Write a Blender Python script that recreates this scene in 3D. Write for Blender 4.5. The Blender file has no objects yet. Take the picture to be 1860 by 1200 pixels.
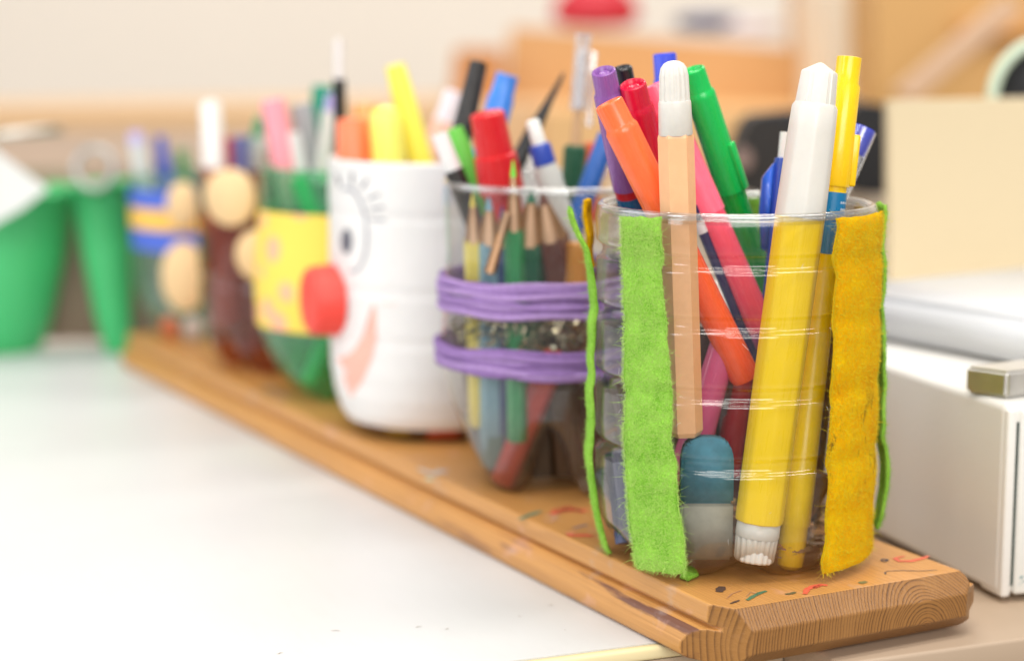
import bpy, bmesh, math, random
from mathutils import Vector, Matrix, noise
random.seed(7)
R = math.radians
sc = bpy.context.scene
C = sc.collection

# ------------------------------------------------------------------ camera
F = 3500.0                       # focal length in photo pixels (photo 1860 wide)
PITCH = math.atan(550.0 / F)
CP, SP = math.cos(PITCH), math.sin(PITCH)
CAMH = 0.1659
cam = bpy.data.cameras.new('camera')
camo = bpy.data.objects.new('camera', cam); C.objects.link(camo)
camo.location = (0, 0, CAMH); camo.rotation_euler = (R(90) - PITCH, 0, 0)
cam.sensor_width = 36; cam.lens = 36 * F / 1860
cam.clip_start = 0.01; cam.clip_end = 60
cam.dof.use_dof = True; cam.dof.focus_distance = 0.572; cam.dof.aperture_fstop = 5.1
sc.camera = camo

# ------------------------------------------------------------------ light
w = bpy.data.worlds.new('World'); sc.world = w; w.use_nodes = True
w.node_tree.nodes['Background'].inputs[0].default_value = (1.0, 0.985, 0.97, 1)
w.node_tree.nodes['Background'].inputs[1].default_value = 0.38
def area(name, loc, rot, sx, sy, power, col):
    l = bpy.data.lights.new(name, 'AREA'); l.shape = 'RECTANGLE'; l.size = sx; l.size_y = sy
    l.energy = power; l.color = col
    o = bpy.data.objects.new(name, l); C.objects.link(o); o.location = loc
    o.rotation_euler = tuple(R(a) for a in rot)
# ceiling strip lamps of the room, the window on the left, and an added front fill
WARM = (1.0, 0.95, 0.88)
area('ceiling_lamp', (-0.15, -0.35, 1.75), (0, 0, 25), 1.3, 0.25, 10.5, WARM)
area('ceiling_lamp', (-0.05, 0.35, 1.75), (0, 0, 25), 1.3, 0.25, 10.5, WARM)
area('ceiling_lamp', (1.3, 0.2, 1.8), (0, 0, 25), 1.3, 0.25, 10.5, WARM)
area('ceiling_lamp', (0.3, 2.0, 1.9), (0, 0, 25), 1.8, 0.3, 22, WARM)
area('ceiling_lamp', (-0.55, -1.0, 1.45), (-30, 0, -18), 0.75, 0.05, 3.2, WARM)
area('ceiling_lamp', (0.95, -0.9, 1.45), (-30, 0, 30), 0.6, 0.05, 2.6, WARM)
area('window_and_fill_light', (-2.2, 0.9, 1.0), (0, -75, 0), 1.6, 1.8, 15, (0.93, 0.965, 1.0))
area('window_and_fill_light', (-1.7, -0.55, 0.95), (0, 0, 0), 0.5, 0.9, 7, (0.88, 0.94, 1.0))
bpy.context.scene.collection.objects[-1].rotation_euler = Vector((-1.7, -1.15, 0.9)).to_track_quat('Z', 'Y').to_euler()
area('window_and_fill_light', (0.45, -2.3, 1.25), (0, 0, 0), 2.2, 1.3, 50, (1.0, 0.98, 0.95))  # added soft fill behind the camera, brightens the fronts of cups and felt
bpy.context.scene.collection.objects[-1].rotation_euler = Vector((0.38, -2.9, 1.2)).to_track_quat('Z', 'Y').to_euler()
sc.view_settings.view_transform = 'Standard'; sc.view_settings.look = 'None'
sc.view_settings.exposure = 0.26; sc.view_settings.gamma = 1.0
sc.render.engine = 'CYCLES'
sc.cycles.use_denoising = True
sc.cycles.transparent_max_bounces = 40
sc.cycles.max_bounces = 10
sc.cycles.caustics_reflective = False; sc.cycles.caustics_refractive = False

# ------------------------------------------------------------------ places
def at(px, py, D):
    """point on the sight line through a photo pixel, at ground distance D"""
    x = px - 930; y = 600 - py
    f = F * CP + y * SP; z = -F * SP + y * CP
    k = D / f
    return Vector((x * k, D, CAMH + z * k))
def onz(px, py, zz):
    x = px - 930; y = 600 - py
    f = F * CP + y * SP; z = -F * SP + y * CP
    k = (zz - CAMH) / z
    return Vector((x * k, f * k, zz))
def oncyl(cx, cy, r, px, py, back=False):
    """where the sight line meets an upright cylinder: (angle, z)"""
    x = px - 930; y = 600 - py
    f = F * CP + y * SP; z = -F * SP + y * CP
    a = x * x + f * f; b = -2 * (x * cx + f * cy); c = cx * cx + cy * cy - r * r
    d = b * b - 4 * a * c
    k = -b / (2 * a) if d < 0 else (-b + (math.sqrt(d) if back else -math.sqrt(d))) / (2 * a)
    return math.atan2(f * k - cy, x * k - cx), CAMH + z * k
A0 = R(27.1)
U = Vector((-math.sin(A0), math.cos(A0), 0)); V = Vector((U.y, -U.x, 0))
def board(a, b, z): return U * a + V * b + Vector((0, 0, z))

# ------------------------------------------------------------------ object helpers
def mesh_obj(name, bm, mat, parent=None, smooth=True, mw=None):
    me = bpy.data.meshes.new(name); bm.normal_update()
    for f in bm.faces: f.smooth = smooth
    bm.to_mesh(me); bm.free()
    if mat: me.materials.append(mat)
    o = bpy.data.objects.new(name, me); C.objects.link(o)
    if parent: o.parent = parent
    return o
def thing(name, label, cat, mw=None, group=None):
    o = bpy.data.objects.new(name, None); C.objects.link(o); o.empty_display_size = 0.01
    if mw is not None: o.matrix_world = mw
    o['label'] = label; o['category'] = cat
    if group: o['group'] = group
    return o
def tag(o, label, cat, group=None):
    o['label'] = label; o['category'] = cat
    if group: o['group'] = group
    return o
def struct(o): o['kind'] = 'structure'; return o
def stuff(o): o['kind'] = 'stuff'; return o

def lathe_bm(prof, seg=32, bm=None, flute=None, sq=1.0, tw=0.0):
    """prof: (r, z) list in metres. flute(z, ang) -> factor"""
    bm = bm or bmesh.new(); rows = []
    for r, z in prof:
        if r < 1e-6:
            rows.append([bm.verts.new((0, 0, z))]); continue
        row = []
        for k in range(seg):
            a = 2 * math.pi * k / seg + tw
            q = r * (flute(z, a) if flute else 1)
            row.append(bm.verts.new((q * math.cos(a), q * math.sin(a) * sq, z)))
        rows.append(row)
    for A, B in zip(rows, rows[1:]):
        if len(A) == 1 and len(B) == 1: continue
        for k in range(seg):
            k2 = (k + 1) % seg
            if len(A) == 1: bm.faces.new((A[0], B[k], B[k2]))
            elif len(B) == 1: bm.faces.new((A[k], B[0], A[k2]))
            else: bm.faces.new((A[k], B[k], B[k2], A[k2]))
    bmesh.ops.recalc_face_normals(bm, faces=bm.faces)
    return bm
def box_bm(x0, x1, y0, y1, z0, z1, bev=0.0, seg=2, bm=None):
    bm = bm or bmesh.new()
    g = bmesh.ops.create_cube(bm, size=1.0)
    for v in g['verts']:
        v.co = Vector(((x0 + x1) / 2 + v.co.x * (x1 - x0), (y0 + y1) / 2 + v.co.y * (y1 - y0), (z0 + z1) / 2 + v.co.z * (z1 - z0)))
    if bev:
        bmesh.ops.bevel(bm, geom=list({e for v in g['verts'] for e in v.link_edges}), offset=bev, segments=seg, profile=0.5, affect='EDGES')
    return bm
def tube_bm(pts, r, seg=8, closed=False, bm=None, cap=True):
    bm = bm or bmesh.new(); rows = []; n = len(pts)
    for i, p in enumerate(pts):
        p = Vector(p)
        a = Vector(pts[(i - 1) % n] if (closed or i > 0) else pts[i]); b = Vector(pts[(i + 1) % n] if (closed or i < n - 1) else pts[i])
        t = (b - a).normalized()
        u = t.cross(Vector((0, 0, 1)))
        if u.length < 0.1: u = t.cross(Vector((0, 1, 0)))
        u.normalize(); v = t.cross(u)
        rr = r[i] if isinstance(r, (list, tuple)) else r
        rows.append([bm.verts.new(p + (u * math.cos(2 * math.pi * k / seg) + v * math.sin(2 * math.pi * k / seg)) * rr) for k in range(seg)])
    m = n if closed else n - 1
    for i in range(m):
        A, B = rows[i], rows[(i + 1) % n]
        for k in range(seg): bm.faces.new((A[k], A[(k + 1) % seg], B[(k + 1) % seg], B[k]))
    if not closed and cap:
        bm.faces.new(rows[0]); bm.faces.new(rows[-1][::-1])
    bmesh.ops.recalc_face_normals(bm, faces=bm.faces)
    return bm
def prism_bm(front, back):
    """closed solid from two matching outlines (world points)"""
    bm = bmesh.new(); n = len(front)
    a = [bm.verts.new(p) for p in front]; b = [bm.verts.new(p) for p in back]
    bm.faces.new(a); bm.faces.new(b[::-1])
    for i in range(n): bm.faces.new((a[i], b[i], b[(i + 1) % n], a[(i + 1) % n]))
    bmesh.ops.recalc_face_normals(bm, faces=bm.faces)
    return bm

# ------------------------------------------------------------------ materials
def newmat(name):
    m = bpy.data.materials.new(name); m.use_nodes = True
    nt = m.node_tree; return m, nt, nt.nodes['Principled BSDF'], nt.nodes['Material Output']
def N(nt, t, **kw):
    n = nt.nodes.new(t)
    for k, v in kw.items(): setattr(n, k, v)
    return n
def mixrgb(nt, fac, a, b, mode='MIX'):
    n = N(nt, 'ShaderNodeMix', data_type='RGBA', blend_type=mode)
    for s, v in ((0, fac), (6, a), (7, b)):
        if hasattr(v, 'links') or hasattr(v, 'is_linked'): nt.links.new(v, n.inputs[s])
        else: n.inputs[s].default_value = v if s == 0 else (*v, 1)
    return n.outputs[2]
def noise_n(nt, scale, detail=3, vec=None, rough=0.5, dist=0):
    n = N(nt, 'ShaderNodeTexNoise'); n.inputs['Scale'].default_value = scale; n.inputs['Detail'].default_value = detail
    n.inputs['Roughness'].default_value = rough; n.inputs['Distortion'].default_value = dist
    if vec is not None: nt.links.new(vec, n.inputs['Vector'])
    return n.outputs['Fac']
def ramp(nt, src, stops):
    n = N(nt, 'ShaderNodeValToRGB'); nt.links.new(src, n.inputs[0]); e = n.color_ramp.elements
    while len(e) < len(stops): e.new(0.5)
    for k, (p, c) in enumerate(stops): e[k].position = p; e[k].color = (*c, 1) if not isinstance(c, (int, float)) else (c, c, c, 1)
    return n.outputs[0]
def objco(nt): return N(nt, 'ShaderNodeTexCoord').outputs['Object']
def mapping(nt, vec, scale=(1, 1, 1), rot=(0, 0, 0), loc=(0, 0, 0)):
    n = N(nt, 'ShaderNodeMapping'); nt.links.new(vec, n.inputs[0]); n.inputs['Scale'].default_value = scale
    n.inputs['Rotation'].default_value = rot; n.inputs['Location'].default_value = loc
    return n.outputs[0]
def bump(nt, bs, h, strength, dist):
    n = N(nt, 'ShaderNodeBump'); n.inputs['Strength'].default_value = strength; n.inputs['Distance'].default_value = dist
    nt.links.new(h, n.inputs['Height']); nt.links.new(n.outputs[0], bs.inputs['Normal'])
_pc = {}
def plastic(col, rough=0.28, sss=0.12, trans=0.0, grime=0.12, coat=0.0):
    key = (tuple(col), rough, sss, trans, grime, coat)
    if key in _pc: return _pc[key]
    m, nt, b, o = newmat('plastic')
    co = objco(nt)
    f = noise_n(nt, 260, 5, co, 0.65)
    dk = tuple(c * 0.72 for c in col)
    fac = ramp(nt, f, [(0.42, 0.0), (0.75, min(1, grime * 2.2))])
    nt.links.new(mixrgb(nt, fac, col, dk), b.inputs['Base Color'])
    fr = noise_n(nt, 900, 3, mapping(nt, co, (1, 1, 0.12)))
    rr = ramp(nt, fr, [(0.3, max(0.03, rough - 0.08)), (0.8, rough + 0.14)])
    nt.links.new(rr, b.inputs['Roughness'])
    bump(nt, b, fr, 0.12, 0.0002)
    b.inputs['Subsurface Weight'].default_value = sss; b.inputs['Subsurface Radius'].default_value = (0.5, 0.35, 0.25); b.inputs['Subsurface Scale'].default_value = 0.003
    b.inputs['Transmission Weight'].default_value = trans
    b.inputs['Coat Weight'].default_value = coat; b.inputs['Coat Roughness'].default_value = 0.08
    _pc[key] = m; return m
def flat(col, rough=0.6, metal=0.0, var=0.08, scale=40, name='paint', bmp=0.0):
    m, nt, b, o = newmat(name)
    co = objco(nt); f = noise_n(nt, scale, 4, co)
    nt.links.new(mixrgb(nt, f, tuple(c * (1 - var) for c in col), tuple(min(1, c * (1 + var)) for c in col)), b.inputs['Base Color'])
    b.inputs['Roughness'].default_value = rough; b.inputs['Metallic'].default_value = metal
    if bmp: bump(nt, b, noise_n(nt, scale * 25, 3, co), bmp, 0.0006)
    return m
def clear_mat(name, tint=(0.98, 0.985, 0.985), refl=1.1, haze=0.006, hazecol=(0.7, 0.7, 0.68), rough=0.11, ior=1.45, low=None):
    """thin-walled clear plastic: see-through with a fresnel gloss and a little scuffing"""
    m, nt, b, o = newmat(name); nt.nodes.remove(b)
    tr = N(nt, 'ShaderNodeBsdfTransparent'); tr.inputs[0].default_value = (*tint, 1)
    gl = N(nt, 'ShaderNodeBsdfGlossy'); gl.inputs['Roughness'].default_value = rough; gl.inputs[0].default_value = (1, 1, 1, 1)
    di = N(nt, 'ShaderNodeBsdfDiffuse'); di.inputs[0].default_value = (*hazecol, 1)
    # reflectance of a thin film of plastic, the same from either side (Schlick)
    fr = N(nt, 'ShaderNodeLayerWeight'); fr.inputs[0].default_value = 0.5
    pw = N(nt, 'ShaderNodeMath', operation='POWER'); pw.inputs[1].default_value = 3.2; nt.links.new(fr.outputs['Facing'], pw.inputs[0])
    mu = N(nt, 'ShaderNodeMath', operation='MULTIPLY_ADD', use_clamp=True); mu.inputs[1].default_value = 0.62; mu.inputs[2].default_value = 0.045 * refl
    nt.links.new(pw.outputs[0], mu.inputs[0])
    co = objco(nt); n1 = noise_n(nt, 45, 1, co, 0.4)
    bp = N(nt, 'ShaderNodeBump'); bp.inputs['Strength'].default_value = 0.06; bp.inputs['Distance'].default_value = 0.0012
    nt.links.new(n1, bp.inputs['Height'])
    for q in (gl, fr): nt.links.new(bp.outputs[0], q.inputs['Normal'])
    hz = ramp(nt, noise_n(nt, 420, 6, mapping(nt, co, (1, 1, 0.5)), 0.7), [(0.45, haze * 0.5), (0.8, haze * 4)])
    if low:   # tint and haze turn darker and browner towards the foot
        z1, ltint, lcol, lh = low
        sz = N(nt, 'ShaderNodeSeparateXYZ'); nt.links.new(co, sz.inputs[0])
        mr = N(nt, 'ShaderNodeMapRange', interpolation_type='SMOOTHSTEP'); nt.links.new(sz.outputs[2], mr.inputs[0])
        mr.inputs[1].default_value = 0.0; mr.inputs[2].default_value = z1; mr.inputs[3].default_value = 1.0; mr.inputs[4].default_value = 0.0
        nt.links.new(mixrgb(nt, mr.outputs[0], tint, ltint), tr.inputs[0]); nt.links.new(mixrgb(nt, mr.outputs[0], hazecol, lcol), di.inputs[0])
        ma = N(nt, 'ShaderNodeMath', operation='MULTIPLY_ADD'); nt.links.new(mr.outputs[0], ma.inputs[0]); ma.inputs[1].default_value = lh; nt.links.new(hz, ma.inputs[2]); hz = ma.outputs[0]
    m1 = N(nt, 'ShaderNodeMixShader'); nt.links.new(hz, m1.inputs[0]); nt.links.new(tr.outputs[0], m1.inputs[1]); nt.links.new(di.outputs[0], m1.inputs[2])
    m2 = N(nt, 'ShaderNodeMixShader'); nt.links.new(mu.outputs[0], m2.inputs[0]); nt.links.new(m1.outputs[0], m2.inputs[1]); nt.links.new(gl.outputs[0], m2.inputs[2])
    nt.links.new(m2.outputs[0], o.inputs[0])
    return m
def felt_mat(name, c1, c2, spots=False):
    m, nt, b, o = newmat(name); co = objco(nt)
    warp = N(nt, 'ShaderNodeVectorMath', operation='ADD'); nt.links.new(co, warp.inputs[0])
    nz = N(nt, 'ShaderNodeTexNoise'); nz.inputs['Scale'].default_value = 500; nt.links.new(co, nz.inputs['Vector'])
    sc_ = N(nt, 'ShaderNodeVectorMath', operation='SCALE'); sc_.inputs['Scale'].default_value = 0.004
    nt.links.new(nz.outputs['Color'], sc_.inputs[0]); nt.links.new(sc_.outputs[0], warp.inputs[1])
    f1 = noise_n(nt, 1500, 5, warp.outputs[0], 0.7, 1.5)
    f2 = noise_n(nt, 120, 4, co, 0.6)
    mm = N(nt, 'ShaderNodeMath', operation='MULTIPLY_ADD'); nt.links.new(f2, mm.inputs[0]); mm.inputs[1].default_value = 0.6; nt.links.new(f1, mm.inputs[2])
    col = ramp(nt, mm.outputs[0], [(0.60, c1), (0.98, c2)])
    if spots:
        sp = noise_n(nt, 110, 5, mapping(nt, co, (1, 1, 0.6), loc=(0.3, 0.1, 0.02)), 0.7)
        sx = N(nt, 'ShaderNodeSeparateXYZ'); nt.links.new(co, sx.inputs[0])
        zone = ramp(nt, sx.outputs[2], [(0.022, 0.0), (0.036, 1.0), (0.044, 1.0), (0.062, 0.0)])
        ml = N(nt, 'ShaderNodeMath', operation='MULTIPLY'); nt.links.new(zone, ml.inputs[0]); nt.links.new(ramp(nt, sp, [(0.53, 0.0), (0.62, 0.85)]), ml.inputs[1])
        col = mixrgb(nt, ml.outputs[0], col, (0.14, 0.075, 0.02))
    nt.links.new(col, b.inputs['Base Color']); b.inputs['Roughness'].default_value = 0.95
    b.inputs['Specular IOR Level'].default_value = 0.1
    b.inputs['Sheen Weight'].default_value = 0.12; b.inputs['Sheen Roughness'].default_value = 0.5
    b.inputs['Sheen Tint'].default_value = (*c2, 1)
    bump(nt, b, f1, 0.9, 0.0009)
    return m

M = {}
M['clear'] = clear_mat('clear_plastic', tint=(0.89, 0.895, 0.89), refl=1.2, low=(0.022, (0.72, 0.62, 0.52), (0.22, 0.13, 0.07), 0.10))
M['clear2'] = clear_mat('clear_plastic', tint=(0.91, 0.92, 0.92), haze=0.012, low=(0.046, (0.66, 0.58, 0.50), (0.25, 0.18, 0.13), 0.15))
M['clear_green'] = clear_mat('green_clear_plastic', tint=(0.42, 0.82, 0.55), haze=0.16, hazecol=(0.10, 0.55, 0.25))
M['clear_brown'] = clear_mat('brown_clear_plastic', tint=(0.66, 0.36, 0.22), haze=0.05, hazecol=(0.40, 0.10, 0.04))
M['clear_teal'] = clear_mat('pale_clear_plastic', tint=(0.62, 0.80, 0.72), haze=0.12, hazecol=(0.35, 0.55, 0.45))
M['rim'] = clear_mat('rim_plastic', tint=(0.93, 0.94, 0.95), refl=4, haze=0.05, hazecol=(0.85, 0.85, 0.87))  # white haze and extra gloss stand in for the highlight along the rim
M['brown_base'] = clear_mat('brown_base_plastic', tint=(0.86, 0.80, 0.74), refl=3, haze=0.03, hazecol=(0.28, 0.17, 0.09))
M['brown_base2'] = clear_mat('amber_base_plastic', tint=(0.55, 0.46, 0.38), refl=3.5, haze=0.12, hazecol=(0.16, 0.095, 0.05))
M['sleeve'] = clear_mat('sleeve_plastic', haze=0.02, refl=3)
M['tube'] = clear_mat('clear_tube', tint=(0.9, 0.9, 0.92), haze=0.16, refl=3, hazecol=(0.85, 0.85, 0.9))
M['felt_green'] = felt_mat('green_felt', (0.15, 0.46, 0.02), (0.50, 0.94, 0.13))
M['felt_yellow'] = felt_mat('yellow_felt', (0.95, 0.40, 0.001), (1.0, 0.68, 0.004), spots=True)
M['fuzz_green'] = flat((0.42, 0.84, 0.13), 0.9, var=0.6, scale=1600, name='green_fibre')
M['fuzz_yellow'] = flat((1.0, 0.58, 0.01), 0.9, var=0.5, scale=1600, name='yellow_fibre')

# ---- pine wood: rings round an axis that runs along the board (local x along, y across, z up)
def pine(name, cy=0.070, cz=-0.0145, light=(0.61, 0.30, 0.088), dark=(0.32, 0.13, 0.03), stains=False, rings=950):
    m, nt, b, o = newmat(name); co = objco(nt)
    sp = N(nt, 'ShaderNodeSeparateXYZ')
    wn = N(nt, 'ShaderNodeTexNoise'); wn.inputs['Scale'].default_value = 18; wn.inputs['Detail'].default_value = 3
    nt.links.new(mapping(nt, co, (0.12, 1, 1)), wn.inputs['Vector'])
    ws = N(nt, 'ShaderNodeVectorMath', operation='SCALE'); ws.inputs['Scale'].default_value = 0.007; nt.links.new(wn.outputs['Color'], ws.inputs[0])
    ad = N(nt, 'ShaderNodeVectorMath', operation='ADD'); nt.links.new(co, ad.inputs[0]); nt.links.new(ws.outputs[0], ad.inputs[1])
    nt.links.new(ad.outputs[0], sp.inputs[0])
    cb = N(nt, 'ShaderNodeCombineXYZ')
    for k, c in ((1, cy + 0.0035), (2, cz + 0.0035)):
        s = N(nt, 'ShaderNodeMath', operation='SUBTRACT'); nt.links.new(sp.outputs[k], s.inputs[0]); s.inputs[1].default_value = c
        nt.links.new(s.outputs[0], cb.inputs[k])
    ln = N(nt, 'ShaderNodeVectorMath', operation='LENGTH'); nt.links.new(cb.outputs[0], ln.inputs[0])
    pn_ = N(nt, 'ShaderNodeMath', operation='MULTIPLY'); nt.links.new(noise_n(nt, 170, 2, ln.outputs['Value']), pn_.inputs[0]); pn_.inputs[1].default_value = 2.5; phn = pn_.outputs[0]
    def saw(freq, ph):
        a = N(nt, 'ShaderNodeMath', operation='MULTIPLY_ADD'); nt.links.new(ln.outputs['Value'], a.inputs[0]); a.inputs[1].default_value = freq; nt.links.new(phn, a.inputs[2])
        f = N(nt, 'ShaderNodeMath', operation='FRACT'); nt.links.new(a.outputs[0], f.inputs[0]); return f.outputs[0]
    ring = ramp(nt, saw(rings, 0.2), [(0.0, 0.12), (0.55, 0.3), (0.86, 1.0), (0.97, 0.85), (1.0, 0.12)])
    big = noise_n(nt, 30, 3, mapping(nt, co, (0.15, 1, 1)))
    grain = noise_n(nt, 900, 4, mapping(nt, co, (0.03, 1, 1)), 0.6)
    base = mixrgb(nt, ring, light, tuple(l * .55 + d * .45 for l, d in zip(light, dark)))
    base = mixrgb(nt, ramp(nt, big, [(0.35, 0.0), (0.75, 0.5)]), base, tuple(c * 1.15 for c in light))
    base = mixrgb(nt, ramp(nt, grain, [(0.4, 0.0), (0.8, 0.35)]), base, dark)
    # end grain is darker and shows the rings strongly
    ge = N(nt, 'ShaderNodeNewGeometry'); vt = N(nt, 'ShaderNodeVectorTransform', vector_type='NORMAL', convert_from='WORLD', convert_to='OBJECT')
    nt.links.new(ge.outputs['True Normal'], vt.inputs[0]); s2 = N(nt, 'ShaderNodeSeparateXYZ'); nt.links.new(vt.outputs[0], s2.inputs[0])
    ab = N(nt, 'ShaderNodeMath', operation='ABSOLUTE'); nt.links.new(s2.outputs[0], ab.inputs[0])
    endf = ramp(nt, ab.outputs[0], [(0.22, 0.0), (0.48, 1.0)])
    saws = noise_n(nt, 700, 3, mapping(nt, co, (1, 1, 0.05)), 0.7)
    endc = mixrgb(nt, ring, (0.36, 0.165, 0.042), (0.095, 0.036, 0.008))
    endc = mixrgb(nt, ramp(nt, saws, [(0.35, 0.0), (0.75, 0.6)]), endc, (0.30, 0.135, 0.035))
    endc = mixrgb(nt, ramp(nt, noise_n(nt, 90, 4, co), [(0.5, 0.0), (0.75, 0.5)]), endc, (0.36, 0.175, 0.052))
    if stains:
        s3 = N(nt, 'ShaderNodeSeparateXYZ'); nt.links.new(co, s3.inputs[0])
        m0 = ramp(nt, s3.outputs[1], [(0.0, 1.0), (0.0001, 1.0)])
        lt = N(nt, 'ShaderNodeMath', operation='LESS_THAN'); nt.links.new(s3.outputs[1], lt.inputs[0]); lt.inputs[1].default_value = -0.0012
        sn = noise_n(nt, 130, 6, mapping(nt, co, (0.11, 1, 1.2), loc=(0.07, 0, 0)), 0.55)
        sr = ramp(nt, sn, [(0.50, 0.0), (0.57, 1.0)])
        ml = N(nt, 'ShaderNodeMath', operation='MULTIPLY'); nt.links.new(lt.outputs[0], ml.inputs[0]); nt.links.new(sr, ml.inputs[1])
        # worn away further from the end
        fx = ramp(nt, s3.outputs[0], [(0.08, 0.9), (0.24, 0.0)])
        m2 = N(nt, 'ShaderNodeMath', operation='MULTIPLY'); nt.links.new(ml.outputs[0], m2.inputs[0]); nt.links.new(fx, m2.inputs[1])
        base = mixrgb(nt, m2.outputs[0], base, (0.13, 0.045, 0.035))
        # faint smudges of paint on the top
        for ci, (col, lo) in enumerate([((0.75, 0.42, 0.36), 0.60), ((0.45, 0.42, 0.42), 0.63)]):
            pn = noise_n(nt, 75, 4, mapping(nt, co, (0.7, 1, 1), loc=(ci * 0.7, 0.3, 0)), 0.6)
            base = mixrgb(nt, ramp(nt, pn, [(lo, 0.0), (lo + 0.1, 0.3)]), base, col)
    base = mixrgb(nt, endf, base, endc)
    nt.links.new(base, b.inputs['Base Color']); b.inputs['Roughness'].default_value = 0.38
    sw = N(nt, 'ShaderNodeMath', operation='MULTIPLY_ADD'); nt.links.new(saws, sw.inputs[0]); nt.links.new(endf, sw.inputs[1]); nt.links.new(grain, sw.inputs[2]); grain = sw.outputs[0]
    hb = N(nt, 'ShaderNodeMath', operation='MULTIPLY_ADD'); nt.links.new(ring, hb.inputs[0]); hb.inputs[1].default_value = -0.5; nt.links.new(grain, hb.inputs[2])
    bump(nt, b, hb.outputs[0], 0.35, 0.0006)
    return m
M['board'] = pine('pine_board', stains=True)
M['pencilwood'] = pine('pencil_wood', cy=0.03, cz=0.02, light=(0.74, 0.46, 0.28), dark=(0.60, 0.34, 0.18), rings=900)
M['disc'] = flat((0.80, 0.56, 0.29), 0.6, var=0.1, scale=60, name='birch')
M['cab'] = flat((0.60, 0.335, 0.135), 0.5, var=0.05, scale=6, name='cabinet_wood')
M['cab2'] = flat((0.50, 0.21, 0.055), 0.5, var=0.08, scale=6, name='dark_cabinet_wood')
M['cab3'] = flat((0.70, 0.46, 0.25), 0.5, var=0.05, scale=6, name='pale_wood')
M['wall'] = flat((0.86, 0.79, 0.70), 0.85, var=0.03, scale=2, name='cream_wall')
M['table'] = None
M['metal'] = flat((0.62, 0.60, 0.57), 0.28, metal=1.0, var=0.1, scale=300, name='steel')

m, nt, b, o = newmat('white_laminate'); co = objco(nt)
f = noise_n(nt, 9, 5, co, 0.6); f2 = noise_n(nt, 260, 4, mapping(nt, co, (1, 0.2, 1)), 0.6)
col = mixrgb(nt, f, (0.58, 0.585, 0.59), (0.66, 0.665, 0.67)); col = mixrgb(nt, ramp(nt, f2, [(0.5, 0.0), (0.9, 0.25)]), col, (0.56, 0.55, 0.53))
nt.links.new(col, b.inputs['Base Color']); b.inputs['Roughness'].default_value = 0.38
bump(nt, b, noise_n(nt, 700, 3, co), 0.15, 0.0003); M['table'] = m
M['fascia'] = flat((0.50, 0.40, 0.29), 0.5, var=0.05, scale=30, name='beige_fascia', bmp=0.5)
M['trim'] = flat((0.80, 0.70, 0.42), 0.25, var=0.03, name='cream_trim')
M['whitebox'] = flat((0.78, 0.76, 0.72), 0.32, var=0.03, scale=20, name='white_enamel', bmp=0.22)
M['whitebox2'] = flat((0.71, 0.725, 0.75), 0.32, var=0.02, scale=20, name='white_enamel')

# ------------------------------------------------------------------ room setting
bm = box_bm(-6, 6, 3.0, 3.1, -1.2, 2.6); struct(mesh_obj('wall', bm, M['wall'], smooth=False))
bm = box_bm(-6, 6, -4, 3.0, -0.85, -0.80); struct(mesh_obj('floor', bm, flat((0.45, 0.40, 0.34), 0.6, name='floor'), smooth=False))

# table: its front edge runs across, 3 cm behind the end of the board
TZ = -0.018
te0, te1 = onz(940, 1200, TZ), onz(1810, 1087, TZ)
td = (te1 - te0).normalized(); tn = Vector((-td.y, td.x, 0))
XT = 0.088
tbl = thing('white_table', 'white laminate table with cream edging under the wooden board', 'table', Matrix.Translation(te0) @ Matrix.Rotation(math.atan2(td.y, td.x), 4, 'Z'))
mesh_obj('tabletop', box_bm(-1.2, XT, 0.001, 0.62, -0.030, 0.0), M['table'], tbl, smooth=False)
mesh_obj('edge_trim', box_bm(-1.2, XT, -0.003, 0.0008, -0.0042, 0.0, bev=0.0012, seg=3), M['trim'], tbl)
mesh_obj('front_panel', box_bm(-1.2, XT, -0.002, 0.0, -0.0295, -0.0045), M['fascia'], tbl, smooth=False)
mesh_obj('drawer_front', box_bm(-1.2, XT, -0.006, 0.010, -0.16, -0.032, bev=0.002), flat((0.42, 0.31, 0.21), 0.5, name='drawer'), tbl, smooth=False)
mesh_obj('cabinet_body', box_bm(-1.18, XT - .002, 0.012, 0.60, -0.78, -0.031), M['fascia'], tbl, smooth=False)
# lower brown unit under the metal box
sp0 = onz(1560, 1200, TZ - .0015); dy = (Matrix.Rotation(-math.atan2(td.y, td.x), 4, 'Z') @ (sp0 - te0)).y
cab = thing('side_cabinet', 'beige brown cabinet under the white metal box at the right', 'cabinet', tbl.matrix_world.copy())
mesh_obj('cabinet_top', box_bm(XT + .0008, 1.1, dy, .62, -.012, -.0015, .0012, 3), flat((0.42, 0.315, 0.225), .5, var=.06, scale=14, name='brown_laminate'), cab)
mesh_obj('cabinet_front', box_bm(XT + .0008, 1.1, dy + .004, .60, -.78, -.0125), flat((0.36, 0.26, 0.18), .5, name='brown_front'), cab, smooth=False)
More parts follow.
